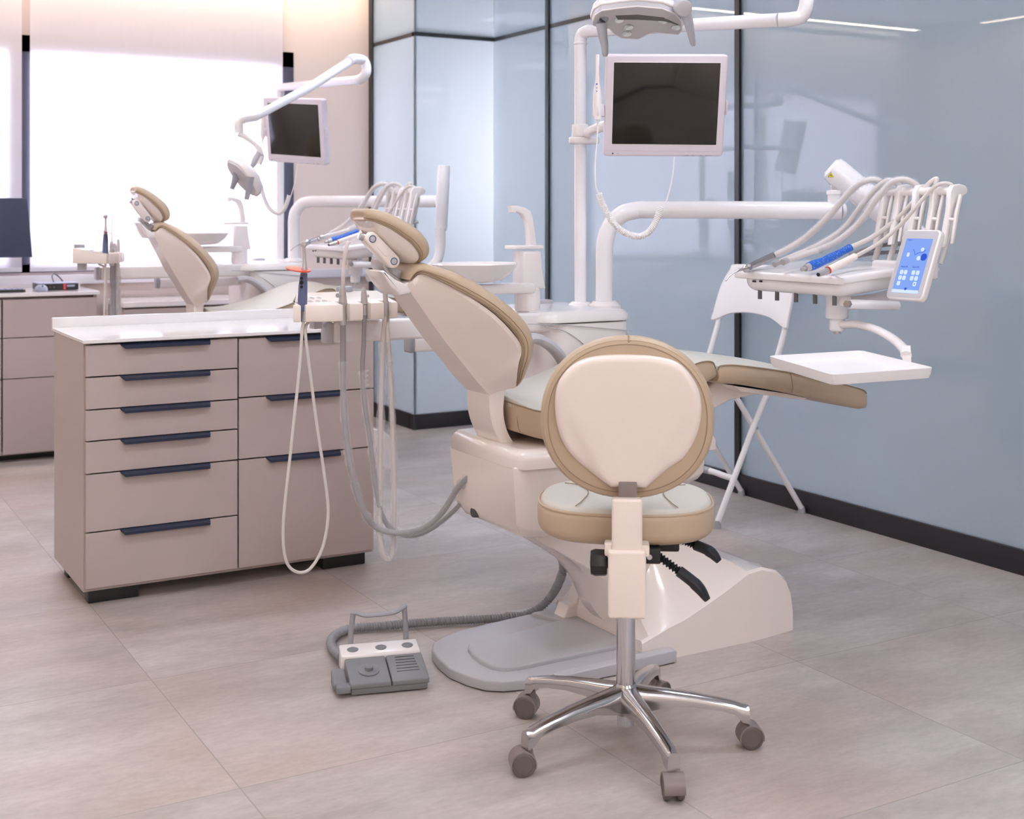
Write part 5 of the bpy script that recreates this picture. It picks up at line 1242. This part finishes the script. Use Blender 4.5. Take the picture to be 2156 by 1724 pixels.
# ------------------------------------------------------------------ folding high chair by the glass wall
fch = thing('folding_chair', 'white high folding chair standing against the blue glass wall', 'folding chair', (3.5, 4.28, 0))
def fob(name, bm, m, parent=fch, **k): return obj(name, bm, m, parent, **k)
ya, yb_ = 4.05, 4.48
fA = Vector((3.27, ya, 0.015)); fB = Vector((3.735, ya+0.01, 0.015))
tops = Vector((3.655, ya, 0.955)); 
for y in (ya, yb_):
    lg = fob('rear_tube', tube(BM(), [(3.27, y, 0.02), (3.455, y, 0.385), (3.53, y, 0.52), (3.62, y, 0.76), (3.668, y, 0.94)], 0.0125, 14), 'white_powder')
    obj('rubber_foot', lathe(BM(), [(0, 0), (0.018, 0), (0.015, 0.02), (0.012, 0.03)], (3.268, y, 0.0)), 'grey_plastic', lg)
for y in (ya+0.022, yb_-0.022):
    lg = fob('front_tube', tube(BM(), [(3.735, y, 0.02), (3.485, y, 0.37), (3.33, y, 0.585)], 0.0115, 14), 'white_powder')
    obj('rubber_foot', lathe(BM(), [(0, 0), (0.017, 0), (0.014, 0.02), (0.011, 0.03)], (3.735, y, 0.0)), 'grey_plastic', lg)
    obj('pivot_bolt', cyl(BM(), (3.478, y-0.02, 0.38), (3.478, y-0.008, 0.38), 0.006), 'grey_plastic', lg)
fob('rear_stretcher', tube(BM(), catmull([(3.36, ya, 0.185), (3.335, ya+0.05, 0.195), (3.33, ya+0.10, 0.20), (3.33, yb_-0.10, 0.20), (3.335, yb_-0.05, 0.195), (3.36, yb_, 0.185)], 4), 0.0125, 12), 'white_powder')
fob('footrest_grip', tube(BM(), [(3.33, ya+0.12, 0.20), (3.33, yb_-0.12, 0.20)], 0.015, 12), 'grey_plastic', label='grey sleeve on the foot bar')
fob('seat', slab(BM(), rrect(0.33, 0.37, 0.05, 3.44, (ya+yb_)/2), 0.595, 0.612, 0.006), 'white_powder')
w_ = yb_-ya; pl = []
bo_ = [(-0.5*w_-0.02, -0.02), (-0.30*w_, 0.018), (0, 0.030), (0.30*w_, 0.018), (0.5*w_+0.02, -0.02), (0.5*w_+0.026, 0.02), (0.5*w_+0.016, 0.14), (0.5*w_-0.02, 0.215), (0.44*w_-0.03, 0.24), (-0.44*w_+0.03, 0.24), (-0.5*w_+0.02, 0.215), (-0.5*w_-0.016, 0.14), (-0.5*w_-0.026, 0.02)]
tl_ = math.radians(17); bu = Vector((math.sin(tl_), 0, math.cos(tl_))); o0 = Vector((3.628, (ya+yb_)/2, 0.795)); bn = Vector((-math.cos(tl_), 0, math.sin(tl_)))
bo_ = [(p.x, p.y) for p in catmull([Vector((a, b, 0)) for a, b in bo_], 3, True)]
def curve_b(co): return co+Vector((0.03-0.7*(co.y-o0.y)**2*0.9, 0, 0))
fob('backrest', slab(BM(), bo_, 0.008, 0.020, 0.003, r0=0.003, seg=2, fr=(o0, Vector((0, 1, 0)), bu, bn), fun=lambda co: co), 'white_powder')

# ------------------------------------------------------------------ the second place by the window
D2 = Vector((0.01, 2.86, 0.0)); RZ = 0.06
DU = Vector((-0.055, 0, 0))                                # the rear side unit stands a little further left
def place(root, label, dz=RZ, extra=Vector((0, 0, 0)), rot=0.0):
    c = copy_tree(root); c.location = root.location+D2+Vector((0, 0, dz))+extra; c['label'] = label; c.rotation_euler.z += rot
    return c
ch2 = place(ch, 'rear beige dental chair with upright back in front of the window, behind the drawer cabinet', 0.0)
for c in ch2.children:
    nm = c.name.split('.')[0]
    if nm in ('floor_plate', 'foot_pad', 'plate_flange', 'base_cover', 'base_lug', 'lift_arm'): continue
    c.location = c.location+Vector((0, 0, RZ))
    if nm == 'backrest': c.rotation_euler.y = math.radians(9.5)
un2 = place(un, 'white side cabinet with spittoon bowl beside the window, behind the rear dental chair', extra=DU)
lamp2 = place(lp_, 'white lamp pole and jointed lamp arm in front of the window on the left', extra=DU)
for c in list(lamp2.children):
    nm = c.name.split('.')[0]
    if nm in ('lamp_head', 'spring_arm', 'yoke', 'elbow', 'horizontal_arm', 'warning_label'):
        for g in list(c.children):
            for h in list(g.children): bpy.data.objects.remove(h)
            bpy.data.objects.remove(g)
        bpy.data.objects.remove(c)
def l2(name, bm, m, parent=lamp2, **k): return obj(name, bm, m, parent, **k)
b2_ = Vector((base.x, base.y, 0))+D2+DU; d2 = b2_.x*_u.y+b2_.y*_v.y
zt2 = P(580, 184, D=d2).z
top2 = Vector((b2_.x, b2_.y, zt2)); fr2 = P(755, 168, D=6.2)
hd2 = (fr2-top2).normalized()
l2('horizontal_arm', tube(BM(), [Vector((b2_.x, b2_.y, cz+RZ))]+catmull([Vector((b2_.x, b2_.y, zt2-0.05)), top2-Up*0.012+hd2*0.008, top2+hd2*0.045], 5)+[fr2], 0.021, 20), 'white_tube')
l2('elbow', tube(BM(), [fr2]+catmull([P(762, 165, D=6.18), P(770, 155, D=6.17), P(771, 140, D=6.17), P(764, 127, D=6.16), P(745, 124, D=6.1), P(735, 128, D=6.06)], 5), 0.024, 18), 'white_tube')
l2('spring_arm', tube(BM(), [P(742, 126, D=6.1), P(650, 185, D=5.75), P(535, 247, D=5.3)], [0.021, 0.02, 0.018], 18), 'white_tube')
l2('wrist', tube(BM(), catmull([P(540, 245, D=5.3), P(515, 250, D=5.25), P(503, 258, D=5.24), P(503, 280, D=5.24)], 5), 0.018, 16), 'white_plastic')
l2('yoke', tube(BM(), catmull([P(503, 282, D=5.24), P(520, 290, D=5.24), P(542, 308, D=5.24), P(550, 330, D=5.24), P(545, 345, D=5.24)], 5), 0.011, 14, flat=1.3), 'white_plastic')
l2('yoke_joint', tube(BM(), [P(549, 322, D=5.24), P(538, 337, D=5.24), P(530, 352, D=5.24)], [0.018, 0.015, 0.008], 14), 'light_grey')
oh = P(514, 371, D=5.24); hx_ = (P(550, 408, D=5.2)-P(480, 342, D=5.28)).normalized(); hn = (P(488, 398, D=5.2)-oh).normalized(); hn = (hn-hx_*hn.dot(hx_)).normalized(); hy = hn.cross(hx_)
ol = [(-0.10, 0.02), (-0.08, 0.05), (-0.02, 0.08), (0.03, 0.08), (0.08, 0.055), (0.10, 0.0), (0.08, -0.055), (0.03, -0.08), (-0.02, -0.08), (-0.08, -0.05), (-0.10, -0.02)]
h2 = l2('lamp_head', slab(BM(), ol, -0.03, 0.012, 0.01, r0=0.025, seg=4, fr=(oh, hx_, hy, hn)), 'white_plastic', ang=50)
obj('lens_cover', slab(BM(), inset(ol, 0.012), 0.010, 0.018, 0.003, r0=0, fr=(oh, hx_, hy, hn)), 'light_grey', h2)
for (a0, a1, d_) in (((498, 366), (488, 398), 5.25), ((527, 372), (519, 420), 5.12)):
    obj('handle', tube(BM(), catmull([P(a0[0], a0[1], D=d_), P((a0[0]+a1[0])/2+1, (a0[1]+a1[1])/2, D=d_), P(a1[0], a1[1], D=d_)], 5), [0.017-0.008*i/10 for i in range(11)], 12, flat=0.7), 'grey_plastic', h2, label='grey lamp handle')
obj('handle', tube(BM(), [P(482, 340, D=5.3), P(495, 348, D=5.28)], [0.010, 0.012], 12), 'light_grey', h2)
MC = P(619, 276, D=6.2); rm = Matrix.Rotation(math.radians(-33), 4, 'Z') @ Matrix.Rotation(math.radians(4.0), 4, Fw); mc1 = (cs4[0]+cs4[1]+cs4[2]+cs4[3])/4
for o, lb in ((mo, 'square white framed monitor with dark screen, seen between the window and the beige wall'), (ic, 'slim white intraoral camera beside the farther monitor at the window')):
    c = copy_tree(o); c['label'] = lb
    c.location = MC+rm @ (o.location-mc1); c.rotation_euler = rm.to_euler()
    if o is mo:
        for g in list(c.children):
            if g.name.split('.')[0] in ('pole_clamp', 'bracket_arm'): bpy.data.objects.remove(g)
        bz2 = P(590, 300, D=d2).z; q2 = Vector((b2_.x, b2_.y, bz2))
        obj('pole_clamp', slab(BM(), rrect(0.105, 0.06, 0.028, 0, 0), -0.012, 0.012, 0.006, r0=0.008, fr=(q2, Rt, Fw, Up)), 'white_plastic', c)
        obj('bracket_arm', tube(BM(), [q2+Up*0.02, (q2+MC)/2+Up*0.03, MC-(MC-q2).normalized()*0.05], 0.016, 12), 'white_plastic', c)
# second delivery table group: copied and swung a little towards the wall
names = {'air_water_syringe': 'chrome syringe lying leftmost on the rear delivery table', 'micromotor': 'micromotor in a blue mesh sleeve on the rear delivery table', 'scaler_handpiece': 'white pen-shaped scaler handpiece on the rear delivery table'}
extra = [o for o in C.objects if o.parent is None and o.type == 'EMPTY' and o.name.split('.')[0] in ('air_water_syringe', 'micromotor', 'scaler_handpiece', 'handpiece_hose')]
hl = ['sleeved hose second from left on the rear delivery table', 'sleeved hose left of the blue micromotor on the rear delivery table']
TH = P(643, 519, D=6.25)-cB                                   # the rear table hangs further back along its arm
for o in extra:
    c = copy_tree(o); c['label'] = names.get(o.name.split('.')[0]) or hl.pop(0); c.location = o.location+TH
tc2 = copy_tree(ta_); tc2['label'] = 'rear white delivery table and tube arm behind the headrest of the central chair'
OFF = D2+DU+Vector((0, 0, RZ)); tc2.location = ta_.location+OFF
for c in list(tc2.children):
    if c.name.split('.')[0] in ('tube_arm', 'tube_end', 'pivot_post', 'pivot_pin', 'spring_arm', 'warning_label', 'under_beam'):
        for g in list(c.children): bpy.data.objects.remove(g)
        bpy.data.objects.remove(c)
    else: c.location = c.location+TH-OFF
w2 = AB+OFF; e2_ = P(934, 424, D=6.45)
pts = [Vector((w2.x, w2.y, w2.z)), Vector((w2.x, w2.y, P(628, 500, D=w2.x*_u.y+w2.y*_v.y).z))]
zt3 = P(740, 423, D=6.55).z; hd3 = (Vector((e2_.x, e2_.y, zt3))-Vector((w2.x, w2.y, zt3))).normalized(); wt3 = Vector((w2.x, w2.y, zt3))
obj('tube_arm', tube(BM(), pts+catmull([wt3-Up*0.10, wt3-Up*0.055+hd3*0.012, wt3-Up*0.012+hd3*0.055, wt3+hd3*0.11], 7)+[e2_], 0.0296, 26), 'white_tube', tc2)
obj('tube_end', lathe(BM(), [(0.0296, 0), (0.0285, 0.006), (0.022, 0.014), (0.0, 0.018)], e2_, hd3, n=26), 'light_grey', tc2)
obj('spring_arm', lathe(BM(), [(0, 0), (0.026, 0.002), (0.031, 0.012), (0.031, 0.3), (0.028, 0.32), (0, 0.325)], P(928, 486, D=6.32), P(935, 345, D=6.32)-P(928, 486, D=6.32), n=24), 'white_tube', tc2)
obj('under_beam', tube(BM(), catmull([P(927, 480, D=6.3), P(927, 520, D=6.3), P(918, 552, D=6.28), P(890, 572, D=6.25), P(840, 580, D=6.2), P(775, 582, D=6.1)], 6), 0.024, 16), 'white_plastic', tc2)
# second instrument holder
for o in [x for x in C.objects if x.parent is None and x.type == 'EMPTY' and x.name.split('.')[0] in ('instrument_holder', 'curing_light', 'suction_handpiece', 'saliva_ejector', 'water_syringe') and '.' not in x.name]:
    lb = {'instrument_holder': 'small white instrument holder left of the rear dental chair', 'curing_light': 'curing light with a blue tip in the holder left of the rear dental chair', 'suction_handpiece': 'suction handpiece with bent tip in the holder left of the rear dental chair', 'saliva_ejector': 'short ejector handpiece in the holder left of the rear dental chair', 'water_syringe': 'straight syringe in the holder left of the rear dental chair'}[o.name]
    c = copy_tree(o); c['label'] = lb; h1c = P(720, 650, Y=3.5); rh = Matrix.Rotation(math.radians(64), 4, 'Z')
    tgt = P(207, 541, D=6.1); c.location = tgt+rh @ (o.location-h1c); c.rotation_euler.z = math.radians(64)
